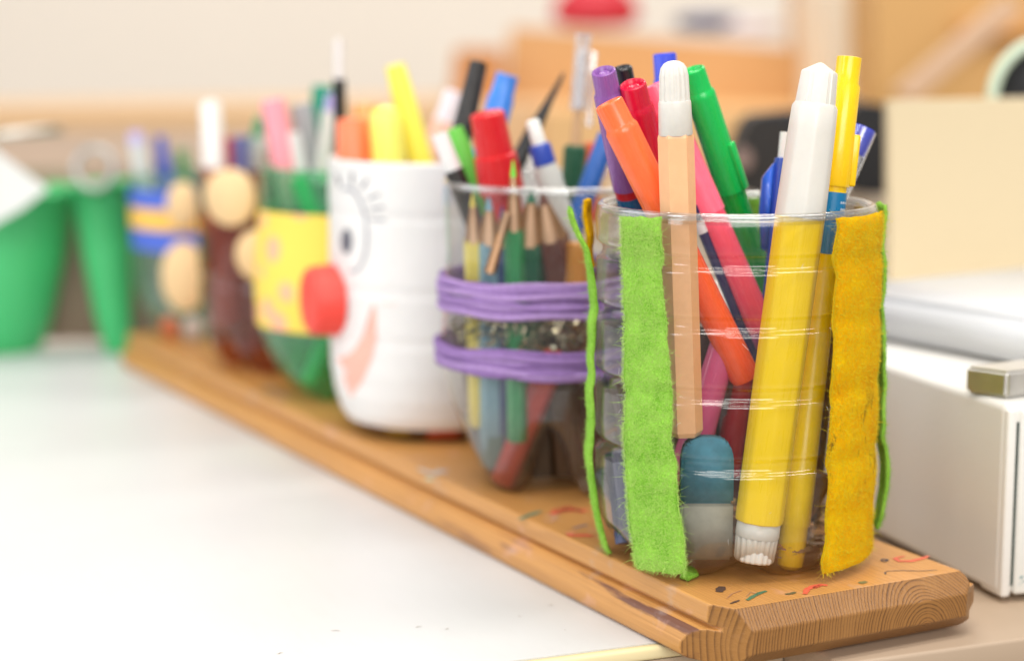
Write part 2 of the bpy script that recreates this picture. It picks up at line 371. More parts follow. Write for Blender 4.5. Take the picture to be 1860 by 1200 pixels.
# little scuffs on the white top
sm = flat((0.35, 0.30, 0.25), 0.7, name='scuff')
for px, py, L, a in [(1000, 1098, .0022, 20), (1027, 1143, .0006, 0), (944, 1118, .0014, 10), (760, 1137, .0024, 35), (508, 1185, .0022, 40), (610, 1144, .0030, -10), (812, 1141, .0016, 50)]:
    p = onz(px, py, TZ + 0.00015)
    bm = bmesh.new(); d = Vector((math.cos(R(a)), math.sin(R(a)), 0)); n = Vector((-d.y, d.x, 0)) * 0.00018
    pts = []
    for k in range(5):
        t = k / 4 - .5; wv = Vector((-d.y, d.x, 0)) * (L * 0.12 * math.sin(k * 2.1 + a))
        pts.append((p + d * L * t + wv, math.sin(math.pi * (k + .3) / 4.6) + .15))
    a_ = [bm.verts.new(q + n * s) for q, s in pts]; b_ = [bm.verts.new(q - n * s) for q, s in pts]
    for k in range(4): bm.faces.new((a_[k], a_[k + 1], b_[k + 1], b_[k]))
    o = mesh_obj('scuff', bm, sm); o.parent = tbl; o.matrix_parent_inverse = tbl.matrix_world.inverted()

# ------------------------------------------------------------------ wooden board
# local frame: x along the board, y across from the front edge, z up; origin at the near front corner
BO = board(0.4525, 0.2985, 0)
U2 = Matrix.Rotation(R(1.0), 3, 'Z') @ U; V2 = Vector((U2.y, -U2.x, 0))
BM = Matrix((( U2.x, V2.x, 0, BO.x), (U2.y, V2.y, 0, BO.y), (0, 0, 1, 0), (0, 0, 0, 1)))
bd = thing('wooden_board', 'thick pine board with grooved edges and growth rings on its sawn end', 'board', BM)
W_ = 0.0895
prof = [(0.0006, 0), (0.0, -0.0007), (-0.0002, -0.0058), (0.0004, -0.0064), (0.0022, -0.0066), (0.0022, -0.0076), (0.0002, -0.0078),
        (-0.0012, -0.0084), (-0.0024, -0.0095), (-0.0034, -0.0112), (-0.0041, -0.0132), (-0.0043, -0.0152), (-0.0041, -0.0168), (-0.0034, -0.0176), (-0.0028, -0.0179),
        (W_ - 0.001, -0.0179), (W_ + 0.0005, -0.0170), (W_ + 0.0005, -0.0125), (W_ + 0.0048, -0.0115), (W_ + 0.0055, -0.0105), (W_ + 0.0055, -0.0062), (W_ + 0.0045, -0.0050), (W_, -0.0046), (W_, -0.0014), (W_ - 0.0012, 0)]
bm = bmesh.new()
xs = [-0.0085] + [i * 0.575 / 24 for i in range(1, 25)]
rows = [[bm.verts.new((x, y, z)) for y, z in prof] for x in xs]
for a, b_ in zip(rows, rows[1:]):
    for k in range(len(prof)): bm.faces.new((a[k], a[(k + 1) % len(prof)], b_[(k + 1) % len(prof)], b_[k]))
bm.faces.new(rows[0]); bm.faces.new(rows[-1][::-1])
def clip(bm, co, no):
    g = bm.verts[:] + bm.edges[:] + bm.faces[:]
    r = bmesh.ops.bisect_plane(bm, geom=g, plane_co=co, plane_no=no, clear_outer=True)
    ed = [e for e in r['geom_cut'] if isinstance(e, bmesh.types.BMEdge)]
    bmesh.ops.contextual_create(bm, geom=ed)
clip(bm, Vector((-0.0030, 0.0040, 0)), Vector((-1.0, -2.0, 0)))
clip(bm, Vector((-0.0065, W_ - 0.0005, 0)), Vector((-1, 0.75, 0)))
clip(bm, Vector((-0.0030, 0, 0)), Vector((-1, 0, 0.95)))
clip(bm, Vector((-0.0085, 0, -0.0128)), Vector((-0.8, 0, -1)))
bmesh.ops.recalc_face_normals(bm, faces=bm.faces)
o = mesh_obj('plank', bm, M['board'], bd, smooth=False)
md = o.modifiers.new('b', 'BEVEL'); md.width = 0.0007; md.segments = 2; md.limit_method = 'ANGLE'; md.angle_limit = R(25)
# felt-pen strokes on the board: list of image points, width in mm, colour
def stroke(pts, wd, col, parent=bd, z=0.00018):
    P = [onz(x, y, z) for x, y in pts]; Q = []
    for i in range(len(P) - 1):
        for k in range(4): Q.append(P[i].lerp(P[i + 1], k / 4))
    Q.append(P[-1])
    bm = bmesh.new(); a = []; b_ = []
    for i, p in enumerate(Q):
        t = (Q[min(i + 1, len(Q) - 1)] - Q[max(i - 1, 0)]).normalized(); n = Vector((-t.y, t.x, 0))
        w_ = wd * 0.0005 * (0.55 + 0.45 * math.sin(math.pi * (i + 0.6) / (len(Q) + .2))) * random.uniform(.75, 1.15)
        a.append(bm.verts.new(p + n * w_)); b_.append(bm.verts.new(p - n * w_))
    for i in range(len(Q) - 1): bm.faces.new((a[i], a[i + 1], b_[i + 1], b_[i]))
    o = mesh_obj('paint_stroke', bm, flat(col, 0.55, var=0.45, scale=900, name='ink')); o.parent = parent; o.matrix_parent_inverse = parent.matrix_world.inverted()
RED = (0.75, 0.12, 0.06); GRN = (0.07, 0.17, 0.09); DRK = (0.09, 0.05, 0.035); NVY = (0.03, 0.03, 0.05)
for pts, wd, col in [
    ([(1312, 1064), (1306, 1074)], 3.2, DRK), ([(1327, 1095), (1343, 1089)], 1.2, DRK), ([(1320, 1086), (1330, 1077), (1348, 1071)], 0.4, (0.4, 0.2, 0.12)),
    ([(1357, 1089), (1368, 1082), (1380, 1076), (1392, 1072)], 1.7, GRN), ([(1356, 1082), (1364, 1074), (1380, 1080)], 0.4, (0.4, 0.22, 0.12)),
    ([(1426, 1078), (1437, 1077), (1445, 1074)], 1.5, (0.14, 0.12, 0.05)),
    ([(1462, 1078), (1466, 1069), (1478, 1064), (1492, 1061), (1503, 1062)], 2.4, RED), ([(1478, 1067), (1489, 1062)], 1.5, RED),
    ([(1561, 1058), (1574, 1055)], 2.0, (0.18, 0.17, 0.06)),
    ([(1608, 1038), (1614, 1036), (1640, 1035), (1672, 1036), (1702, 1034)], 0.5, NVY), ([(1608, 1038), (1608, 1042)], 0.5, NVY),
    ([(1643, 1009), (1625, 1013), (1633, 1018), (1655, 1018), (1675, 1013), (1687, 1009)], 1.8, RED),
    ([(1600, 1016), (1606, 1014), (1613, 1016), (1607, 1019), (1600, 1017)], 1.0, NVY),
    ([(942, 943), (958, 936), (984, 927)], 2.2, (0.10, 0.22, 0.14)), ([(1000, 933), (1018, 927), (1034, 922), (1062, 929)], 5.0, RED), ([(1004, 926), (1068, 925)], 5.0, (0.8, 0.2, 0.08)),
    ([(1030, 969), (1042, 972), (1062, 971), (1078, 973)], 3.0, RED), ([(1040, 959), (1055, 955), (1068, 952)], 1.5, (0.2, 0.16, 0.2)), ([(1028, 968), (1048, 965)], 2, (0.85, 0.3, 0.15)),
    ([(985, 944), (1000, 947), (1010, 941), (1000, 938)], 1.4, (0.55, 0.3, 0.18)),
    ([(760, 850), (790, 862), (800, 852)], 3.0, (0.55, 0.5, 0.45)), ([(775, 868), (785, 872)], 4.0, (0.45, 0.55, 0.4)), ([(800, 858), (812, 853)], 3, (0.5, 0.4, 0.38)),
    ([(500, 716), (520, 722)], 5, (0.7, 0.35, 0.3)), ([(480, 706), (500, 708)], 5, (0.35, 0.35, 0.35))]:
    stroke(pts, wd, col)

# ------------------------------------------------------------------ bottle cups
def sst(a, b, x):
    t = max(0, min(1, (x - a) / (b - a))); return t * t * (3 - 2 * t)
def interp(tab, z):
    if z <= tab[0][0]: return tab[0][1]
    for (z0, r0), (z1, r1) in zip(tab, tab[1:]):
        if z <= z1:
            t = (z - z0) / (z1 - z0); return r0 + (r1 - r0) * t
    return tab[-1][1]
class Cup:
    def __init__(s, cx, cy, H, tab, grooves=(), gdepth=0.0020, lift=0.004, zt=0.012, foot=R(234), gw=0.0031):
        s.cx, s.cy, s.H, s.tab, s.grooves, s.gd, s.lift, s.zt, s.foot, s.gw = cx, cy, H, tab, grooves, gdepth, lift, zt, foot, gw
    def r(s, z):
        q = interp(s.tab, z)
        for g in s.grooves:
            d = abs(z - g); q -= s.gd * (1 - sst(s.gw * 0.30, s.gw, d))
        return q
    def rs(s, z):
        q = interp(s.tab, z)
        for g in s.grooves: q -= s.gd * 0.33 * (1 - sst(0, s.gw * 1.5, abs(z - g)))
        return q
    def valley(s, a): return (0.5 - 0.5 * math.cos(5 * (a - s.foot))) ** 2.2
    def hitf(s, px, py):
        r = 0.044
        for _ in range(3):
            a, z = oncyl(s.cx, s.cy, r, px, py); r = s.rs(max(.021, z))
        return a, z
    def build(s, mat, parent, seg=144, dz=0.0007, dr=0, name='bottle_wall', zmin=None, zmax=None, lip=True, base=True):
        bm = bmesh.new(); rows = []
        pr = []
        top = zmax or s.H; z = zmin or 0
        if base:
            r0 = s.r(0)
            for k in (0.0, 0.12, 0.3, 0.5, 0.7, 0.85): pr.append((r0 * k + dr, 0.004 + 0.006 * (1 - k) if k < 0.8 else 0.0012))
        while z < top - dz * .5: pr.append((s.r(z) + dr, z)); z += dz
        pr.append((s.r(top) + dr, top))
        if lip:
            rr = s.r(top)
            pr += [(rr - 0.0002, top + 0.0005), (rr - 0.0009, top + 0.0010), (rr - 0.0020, top + 0.0009), (rr - 0.0029, top + 0.0002), (rr - 0.0034, top - 0.0010), (rr - 0.0034, top - 0.0018)]
        for r, z in pr:
            if r < 1e-6: rows.append([bm.verts.new((0, 0, z + s.lift * 0.3))]); continue
            row = []
            for k in range(seg):
                a = 2 * math.pi * k / seg
                zz = z; rr = r
                if z < s.zt:
                    v = s.valley(a) * (1 - z / s.zt)
                    zz = z + s.lift * v; rr = r * (1 - 0.05 * v)
                wob = noise.noise(Vector((math.cos(a) * 1.5, math.sin(a) * 1.5, z * 40))) * 0.0003
                row.append(bm.verts.new(((rr + wob) * math.cos(a), (rr + wob) * math.sin(a), zz)))
            rows.append(row)
        for A, B in zip(rows, rows[1:]):
            for k in range(seg):
                k2 = (k + 1) % seg
                if len(A) == 1: bm.faces.new((A[0], B[k2], B[k]))
                else: bm.faces.new((A[k], A[k2], B[k2], B[k]))
        bmesh.ops.recalc_face_normals(bm, faces=bm.faces)
        return mesh_obj(name, bm, mat, parent)
    def pt(s, a, z, dr): return Vector(((s.r(z) + dr) * math.cos(a), (s.r(z) + dr) * math.sin(a), z))
    def hit(s, px, py, back=False):
        r = 0.044
        for _ in range(3):
            a, z = oncyl(s.cx, s.cy, r, px, py, back); r = s.r(max(0, z))
        return a, z
def cup_thing(c, name, label, cat='pencil cup', group='cut-down bottles used as pencil cups'):
    return thing(name, label, cat, Matrix.Translation((c.cx, c.cy, 0)), group)

c1 = Cup(0.0699, 0.6, 0.1105, [(0, .031), (.0015, .0345), (.004, .0375), (.008, .0400), (.014, .0420), (.022, .0432), (.03, .0436), (.103, .0436), (.108, .0440), (.1105, .0436)], (.0978, .0795, .0584, .037), lift=0.0045, zt=0.013)
t1 = cup_thing(c1, 'bottle_cup', 'clear ridged bottle cup nearest the end of the board with green and yellow felt strips')
c1.build(M['clear'], t1)

# felt strips --------------------------------------------------------------
def felt(c, parent, name, rows, col, fuzz, n=70, m=10, th=0.0016, wob=1.0, frame=None):
    """rows: (z or None, angle, off, halfwidth_mm, tilt) keyed rows from top to bottom"""
    bm = bmesh.new(); F_, B_ = [], []
    L = len(rows) - 1
    def key(t):
        x = t * L; i = min(int(x), L - 1); f = x - i
        f = f * f * (3 - 2 * f) * 0.35 + f * 0.65
        return [rows[i][k] + (rows[i + 1][k] - rows[i][k]) * f for k in range(4)]
    sd = random.uniform(0, 50)
    surf = []
    for i in range(n + 1):
        z, a, off, hw = key(i / n)
        rr = c.rs(max(z, .021)) + off
        wl = hw * (1 + 0.06 * noise.noise(Vector((sd, i * .16, 0)))); wr = hw * (1 + 0.06 * noise.noise(Vector((sd + 9, i * .16, 0))))
        wl += 0.25 * noise.noise(Vector((sd + 20, i * .8, 0))); wr += 0.25 * noise.noise(Vector((sd + 30, i * .8, 0)))
        rf, rb = [], []
        for j in range(m + 1):
            u = j / m; x = (-wl + (wl + wr) * u) * 0.001
            aa = a + x / rr
            zz = z + 0.0004 * noise.noise(Vector((x * 300, sd, 3))) * (3 if i in (0, n) else 1)
            d = noise.noise(Vector((x * 160, z * 130, sd))) * 0.0004 * wob + noise.noise(Vector((x * 600, z * 600, sd))) * 0.00016
            edge = 0.5 if j in (0, m) or i in (0, n) else (0.85 if j in (1, m - 1) else 1.0)
            mid = rr + th * .5
            r1 = mid + th * .5 * edge + d; r2 = mid - th * .5 * edge + d * .3
            rf.append(bm.verts.new((r1 * math.cos(aa), r1 * math.sin(aa), zz)))
            rb.append(bm.verts.new((r2 * math.cos(aa), r2 * math.sin(aa), zz)))
        F_.append(rf); B_.append(rb); surf.append([v.co.copy() for v in rf])
    for i in range(n):
        for j in range(m):
            bm.faces.new((F_[i][j], F_[i][j + 1], F_[i + 1][j + 1], F_[i + 1][j])); bm.faces.new((B_[i][j], B_[i + 1][j], B_[i + 1][j + 1], B_[i][j + 1]))
        bm.faces.new((F_[i][0], F_[i + 1][0], B_[i + 1][0], B_[i][0])); bm.faces.new((F_[i][m], B_[i][m], B_[i + 1][m], F_[i + 1][m]))
    for j in range(m):
        bm.faces.new((F_[0][j], B_[0][j], B_[0][j + 1], F_[0][j + 1])); bm.faces.new((F_[n][j], F_[n][j + 1], B_[n][j + 1], B_[n][j]))
    bmesh.ops.recalc_face_normals(bm, faces=bm.faces)
    o = mesh_obj(name, bm, col, parent)
    # loose fibres
    fb = bmesh.new()
    def fibre(p, d, up, ln, wd):
        side = d.cross(up)
        if side.length < 1e-6: return
        side.normalize(); prev = None
        cur = random.uniform(-1, 1)
        for k in range(4):
            t = k / 3
            q = p + d * ln * t + up * (ln * 0.28 * math.sin(t * 2.4)) + side * (cur * ln * 0.35 * t * t)
            w_ = wd * (1 - .7 * t)
            a = fb.verts.new(q + side * w_); b2 = fb.verts.new(q - side * w_)
            if prev: fb.faces.new((prev[0], prev[1], b2, a))
            prev = (a, b2)
    for _ in range(fuzz):
        i = random.random() * n; j = random.random() * m
        if random.random() < .25: j = random.choice([0, m])
        i0, j0 = min(int(i), n - 1), min(int(j), m - 1); fi, fj = i - i0, j - j0
        p = surf[i0][j0].lerp(surf[i0][j0 + 1], fj).lerp(surf[i0 + 1][j0].lerp(surf[i0 + 1][j0 + 1], fj), fi)
        nr = Vector((p.x, p.y, 0)).normalized(); tg = Vector((-nr.y, nr.x, 0))
        th_ = random.uniform(0, 2 * math.pi)
        d = tg * math.cos(th_) + Vector((0, 0, 1)) * math.sin(th_)
        lf = random.uniform(.0008, .0020)
        if j in (0, m):
            d = (tg * (1 if j == m else -1) * random.uniform(.3, 1) + Vector((0, 0, random.uniform(-1, 1))) + nr * random.uniform(-.3, .5)).normalized()
            lf = random.uniform(.0005, .0015) if random.random() < .95 else random.uniform(.0018, .0055)
        if random.random() < .06: d = (d + nr * random.uniform(.3, 1.2)).normalized()
        fibre(p + nr * 0.00002, d, nr, lf, random.uniform(.000025, .000055))
    stuff(mesh_obj('fibres', fb, M['fuzz_green'] if col is M['felt_green'] else M['fuzz_yellow'], o))
    return o
def rows_px(c, pts, off=0.0004):
    """pts: (x_left, x_right, y) on the photo -> rows on the cup wall"""
    out = []
    for xl, xr, y in pts:
        a0, z0 = c.hitf(xl, y); a1, z1 = c.hitf(xr, y)
        z = max((z0 + z1) / 2, 0.0006); d = (a1 - a0) % (2 * math.pi)
        out.append((z, a0 + d / 2, off, c.rs(max(z, .021)) * d / 2 * 1000))
    return out
def zpx(y, D): return at(930, y, D).z
fa = rows_px(c1, [(1137, 1204, 392), (1139, 1206, 425), (1138, 1208, 455), (1139, 1205, 485), (1139, 1211, 540), (1142, 1217, 590), (1141, 1217, 640), (1142, 1221, 690), (1143, 1225, 745), (1141, 1222, 790), (1144, 1232, 835), (1144, 1233, 880), (1148, 1238, 925), (1152, 1245, 970), (1158, 1247, 1012), (1166, 1245, 1034)])
felt(c1, t1, 'felt_strip', fa, M['felt_green'], 14000)['label'] = 'bright green felt strip on the front with a torn foot'
fbz = rows_px(c1, [(1514, 1594, 390), (1512, 1592, 425), (1508, 1588, 455), (1511, 1593, 490), (1509, 1592, 545), (1508, 1590, 600), (1506, 1589, 660), (1503, 1588, 720), (1500, 1587, 775), (1498, 1588, 830), (1497, 1589, 890), (1494, 1588, 950), (1490, 1586, 990), (1489, 1583, 1018)])
felt(c1, t1, 'felt_strip', fbz, M['felt_yellow'], 14000)['label'] = 'golden yellow felt strip with dark spots'
def edge_rows(c, side, pts):
    """strip seen edge on at the left/right outline: pts (x_outer, y, halfwidth)"""
    out = []
    for x, y, hw, da in pts:
        z = max(zpx(y, c.cy), 0.0008)
        xm = (x - 930) * (c.cy * CP - (z - CAMH) * SP) / F - c.cx
        ang = (math.pi + R(da)) if side < 0 else R(da)
        off = abs(xm) / abs(math.cos(ang)) - c.rs(max(z, .021)) - 0.0016
        out.append((z, ang, off, hw))
    return out
felt(c1, t1, 'felt_strip', edge_rows(c1, -1, [(1030, 378, 4.5, 2), (1040, 412, 5, 2), (1056, 445, 5.5, 3), (1064, 480, 6, 4), (1070, 520, 6, 4), (1073, 555, 6, 4), (1069, 600, 6, 4), (1066, 640, 6, 4), (1064, 700, 6, 4), (1068, 760, 6, 4), (1064, 800, 6, 4), (1066, 850, 6, 4), (1074, 910, 6, 4), (1083, 950, 6, 4), (1092, 985, 5.5, 4), (1100, 1002, 5, 4)]), M['felt_green'], 3500)['label'] = 'green felt strip peeling away at its top'
felt(c1, t1, 'felt_strip', edge_rows(c1, -1, [(1064, 368, 5, -12), (1064, 400, 5, -12), (1069, 430, 5, -10), (1067, 455, 4.5, -10), (1074, 490, 2, -10)]), M['felt_yellow'], 1500)['label'] = 'short yellow felt strip on the left'
felt(c1, t1, 'felt_strip', edge_rows(c1, 1, [(1611, 374, 5, 6), (1607, 420, 5.5, 6), (1606, 455, 6, 5), (1608, 520, 6, 4), (1606, 600, 6, 4), (1608, 680, 6, 4), (1606, 740, 6, 4), (1604, 790, 6, 4), (1612, 815, 5, 4), (1616, 850, 4, 4), (1614, 890, 4, 4), (1606, 935, 4, 4), (1598, 962, 3.5, 4)]), M['felt_green'], 3500)['label'] = 'green felt strip on the right with a loose lower end'
def back_strip(px, y0, y1, hw, col, fz, lab):
    a, z = c1.hit(px, y0, True)
    felt(c1, t1, 'felt_strip', [(c1.H - 0.001 + (0.006 - c1.H) * k / 8, a, 0.0004, hw) for k in range(9)], col, fz, n=50)['label'] = lab
back_strip(1565, 362, 900, 6, M['felt_yellow'], 1500, 'yellow felt strip round the back')
back_strip(1380, 360, 900, 6.5, M['felt_green'], 600, 'green felt strip on the far wall')
# torn foot of the front strip lying on the board
p0, p1, p2, p3 = onz(1236, 1050, .0004), onz(1269, 1046, .0006), onz(1262, 1037, .0012), onz(1240, 1026, .003)
bm = bmesh.new(); n_ = Vector((0, 0, .0013))
vs = [[p0, onz(1250, 1055, .0005), p1], [onz(1238, 1040, .0018), onz(1252, 1046, .0010), onz(1266, 1042, .0008)], [p3, onz(1250, 1034, .0018), p2]]
lo = [[bm.verts.new(p) for p in r_] for r_ in vs]; hi = [[bm.verts.new(p + n_) for p in r_] for r_ in vs]
for i in range(2):
    for j in range(2):
        bm.faces.new((lo[i][j], lo[i][j + 1], lo[i + 1][j + 1], lo[i + 1][j])); bm.faces.new((hi[i][j], hi[i + 1][j], hi[i + 1][j + 1], hi[i][j + 1]))
ring_ = [(0, 0), (0, 1), (0, 2), (1, 2), (2, 2), (2, 1), (2, 0), (1, 0)]
for q in range(8):
    (a1, b1), (a2, b2) = ring_[q], ring_[(q + 1) % 8]
    bm.faces.new((lo[a1][b1], hi[a1][b1], hi[a2][b2], lo[a2][b2]))
bmesh.ops.subdivide_edges(bm, edges=bm.edges[:], cuts=2, use_grid_fill=True)
bmesh.ops.recalc_face_normals(bm, faces=bm.faces)
for v in bm.verts: v.co += Vector((noise.noise(v.co * 900), noise.noise(v.co * 900 + Vector((5, 5, 5))), 0)) * 0.0005
o = mesh_obj('felt_scrap', bm, M['felt_green']); o.parent = t1; o.matrix_parent_inverse = t1.matrix_world.inverted()

bm = bmesh.new()
for k in range(16):   # hairline scratches and specks of glue on the plastic
    a0 = R(random.uniform(200, 335)); z0 = random.uniform(.012, .1); pts = []; da = random.uniform(-.03, .03); dz_ = random.uniform(-.002, .002); cv = random.uniform(-.02, .02)
    for q in range(6):
        t_ = q / 5; aa = a0 + da * t_ + cv * t_ * t_; zz = z0 + dz_ * t_ + cv * .04 * t_ * (1 - t_)
        pts.append(c1.pt(aa, zz, .00012))
    tube_bm(pts, random.uniform(.000025, .00006), 4, bm=bm)
stuff(mesh_obj('surface_scratches', bm, flat((0.85, 0.84, 0.82), .4, name='scratch'), t1))
# cup 2: clear petal-foot bottle with purple yarn
c2 = Cup((1023 - 930) * .7 / (F * CP), 0.70, 0.1100, [(0, .0285), (.002, .0315), (.0065, .0338), (.015, .0375), (.024, .0404), (.031, .0418), (.042, .0446), (.052, .0454), (.066, .0443), (.085, .0436), (.1100, .0444)], (), lift=0.024, zt=0.030, foot=R(224))
t2 = cup_thing(c2, 'bottle_cup', 'clear footed bottle cup wound with two purple yarn bands')
c2.build(M['clear2'], t2)
for c_, t_ in ((c1, t1), (c2, t2)):
    rr = c_.r(c_.H) - .0016
    mesh_obj('rim', tube_bm([(rr * math.cos(a), rr * math.sin(a), c_.H + .0006) for a in [2 * math.pi * k / 96 for k in range(96)]], .0013, 10, True), M['rim'], t_)
M['yarn'] = flat((0.45, 0.27, 0.64), 0.95, var=0.22, scale=500, name='purple_yarn', bmp=0.8)
M['yarn3'] = flat((0.34, 0.19, 0.50), 0.95, var=0.3, scale=500, name='purple_yarn', bmp=0.8)
M['yarn2'] = flat((0.56, 0.36, 0.74), 0.95, var=0.22, scale=500, name='purple_yarn', bmp=0.8)
for z0, z1, k0 in ((0.0678, 0.0782, 11), (0.0462, 0.0538, 9)):
    for k in range(k0):
        pts = []; ph = random.uniform(0, 6.3); zc = z0 + (z1 - z0) * k / (k0 - 1); am = random.uniform(.0004, .0016); ro = random.uniform(.0006, .0016)
        for i in range(72):
            a = 2 * math.pi * i / 72
            z = zc + am * math.sin(a + ph) + 0.0003 * math.sin(3 * a + ph * 2) + 0.0010 * math.cos(a - 0.2) + 0.0005 * math.sin(7 * a + ph)
            pts.append(((c2.r(z) + ro) * math.cos(a), (c2.r(z) + ro) * math.sin(a), z))
        mesh_obj('yarn_strand', tube_bm(pts, random.uniform(.0008, .0013), 8, True), [M['yarn'], M['yarn2'], M['yarn3']][k % 3], t2)

# cup 3: white face with red nose
c3 = Cup((795 - 930) * .796 / (F * CP), 0.796, 0.1125, [(0, .030), (.002, .0345), (.005, .0375), (.010, .0405), (.018, .0430), (.028, .0445), (.04, .0450), (.1125, .0446)], (.092, .062, .042), gdepth=0.0003, lift=0.0, zt=0.001, gw=0.003)
t3 = cup_thing(c3, 'face_cup', 'white bottle cup with a drawn clown face and a red cap for a nose')
M['whitecup'] = plastic((0.77, 0.76, 0.745), 0.42, 0.1, grime=0.05)
c3.build(M['whitecup'], t3, zmin=0.0062, base=False)
m, nt, b, o = newmat('coloured_base'); co = objco(nt)
vo = N(nt, 'ShaderNodeTexVoronoi'); vo.inputs['Scale'].default_value = 90; nt.links.new(mapping(nt, co, (1, 1, 0.1)), vo.inputs['Vector'])
sp = N(nt, 'ShaderNodeSeparateColor'); nt.links.new(vo.outputs['Color'], sp.inputs[0])
nt.links.new(ramp(nt, sp.outputs[0], [(0.2, (0.06, 0.03, 0.01)), (0.4, (0.45, 0.07, 0.03)), (0.6, (0.08, 0.04, 0.01)), (0.7, (0.65, 0.45, 0.03)), (0.85, (0.1, 0.05, 0.02))]), b.inputs['Base Color'])
b.inputs['Roughness'].default_value = 0.15
c3.build(m, t3, zmax=0.0062, lip=False, dr=-0.0006, name='coloured_base')
def decal(c, parent, name, polys, mat, dr=0.0003):
    """polys: list of outlines of photo points; each filled with a fan grid laid on the cup wall"""
    bm = bmesh.new()
    for poly in polys:
        cx_ = sum(p[0] for p in poly) / len(poly); cy_ = sum(p[1] for p in poly) / len(poly)
        rings = []
        for f in (1.0, .66, .33):
            row = []
            for x, y in poly:
                a, z = c.hit(cx_ + (x - cx_) * f, cy_ + (y - cy_) * f); row.append(bm.verts.new(c.pt(a, z, dr)))
            rings.append(row)
        a, z = c.hit(cx_, cy_); cv = bm.verts.new(c.pt(a, z, dr)); n = len(poly)
        for A, B in zip(rings, rings[1:]):
            for k in range(n): bm.faces.new((A[k], A[(k + 1) % n], B[(k + 1) % n], B[k]))
        for k in range(n): bm.faces.new((rings[-1][k], rings[-1][(k + 1) % n], cv))
    bmesh.ops.recalc_face_normals(bm, faces=bm.faces)
    return mesh_obj(name, bm, mat, parent)
def line_decal(c, parent, name, pts, wd, mat, dr=0.0003):
    bm = bmesh.new(); a_, b_ = [], []
    for i, (x, y) in enumerate(pts):
        x0, y0 = pts[max(0, i - 1)]; x1, y1 = pts[min(len(pts) - 1, i + 1)]
        l = math.hypot(x1 - x0, y1 - y0) or 1; nx, ny = -(y1 - y0) / l * wd / 2, (x1 - x0) / l * wd / 2
        for L_, s in ((a_, 1), (b_, -1)):
            a, z = c.hit(x + nx * s, y + ny * s); L_.append(bm.verts.new(c.pt(a, z, dr)))
    for k in range(len(pts) - 1): bm.faces.new((a_[k], a_[k + 1], b_[k + 1], b_[k]))
    bmesh.ops.recalc_face_normals(bm, faces=bm.faces)
    return mesh_obj(name, bm, mat, parent)
def ell(cx, cy, rx, ry, n=20, rot=0):
    return [(cx + rx * math.cos(t) * math.cos(rot) - ry * math.sin(t) * math.sin(rot), cy + rx * math.cos(t) * math.sin(rot) + ry * math.sin(t) * math.cos(rot)) for t in [2 * math.pi * k / n for k in range(n)]]
ink = flat((0.24, 0.24, 0.27), 0.6, name='grey_ink')
eo = ell(636, 418, 31, 76, 28, R(-4)); line_decal(c3, t3, 'eye_outline', eo[20:] + eo[:9], 4.5, flat((0.30, 0.30, 0.34), 0.6, name='pale_ink'))
decal(c3, t3, 'pupil', [ell(630, 438, 10, 23)], flat((0.12, 0.12, 0.15), 0.6, name='dark_ink'))
for pts in ([(618, 338), (612, 316)], [(640, 336), (640, 312)], [(656, 344), (668, 325)], [(668, 362), (690, 352)], [(672, 380), (698, 376)], [(672, 398), (702, 400)]):
    line_decal(c3, t3, 'eyelash', pts, 4.5, ink)
decal(c3, t3, 'mouth', [[(680, 540), (684, 570), (684, 610), (676, 650), (660, 690), (640, 720), (622, 728), (616, 700), (626, 670), (614, 650), (640, 640), (660, 610), (672, 575)]], flat((0.93, 0.45, 0.36), 0.6, var=0.1, scale=100, name='red_crayon'))
line_decal(c3, t3, 'cheek', [(690, 550), (705, 553), (720, 552)], 6, flat((0.90, 0.70, 0.65), 0.6, name='pink_crayon'))
# nose: a screw cap
ax = Vector((-0.93, -0.36, 0.0)).normalized(); zc = zpx(544, 0.78)
pr = [(0, .0130), (.0090, .0130), (.0120, .0126), (.0134, .0114), (.0139, .0094), (.0144, .0030), (.0147, .0)]
mw = Matrix.Translation(ax * (c3.r(zc) - 0.0015) + Vector((0, 0, zc))) @ ax.to_track_quat('Z', 'Y').to_matrix().to_4x4()
nb = lathe_bm(pr, 72, flute=lambda z, a: 1 + 0.012 * math.cos(36 * a) if z < .0125 else 1)
o = mesh_obj('nose', nb, plastic((0.86, 0.07, 0.05), 0.5, 0.15), t3); o.matrix_local = mw

# cup 4: green bottle with yellow paper
c4 = Cup((647 - 930) * .874 / (F * CP), 0.874, 0.1035, [(0, .024), (.003, .0300), (.009, .0360), (.018, .0405), (.027, .0436), (.035, .0448), (.05, .0452), (.075, .0436), (.1035, .0420)], (), lift=0.026, zt=0.03, foot=R(236))
t4 = cup_thing(c4, 'bottle_cup', 'green bottle cup with a yellow paper band printed with pink flowers')
c4.build(M['clear_green'], t4, seg=90, dz=.002)
m, nt, b, o = newmat('yellow_paper'); co = objco(nt)
vo = N(nt, 'ShaderNodeTexVoronoi'); vo.inputs['Scale'].default_value = 62; nt.links.new(co, vo.inputs['Vector'])
col = mixrgb(nt, ramp(nt, vo.outputs['Distance'], [(0.30, 1.0), (0.42, 0.0)]), (0.92, 0.66, 0.10), (0.95, 0.45, 0.28))
nt.links.new(col, b.inputs['Base Color']); b.inputs['Roughness'].default_value = 0.7
c4.build(m, t4, seg=90, dz=.002, dr=.0007, name='paper_band', zmin=0.0335, zmax=0.0855, lip=False, base=False)

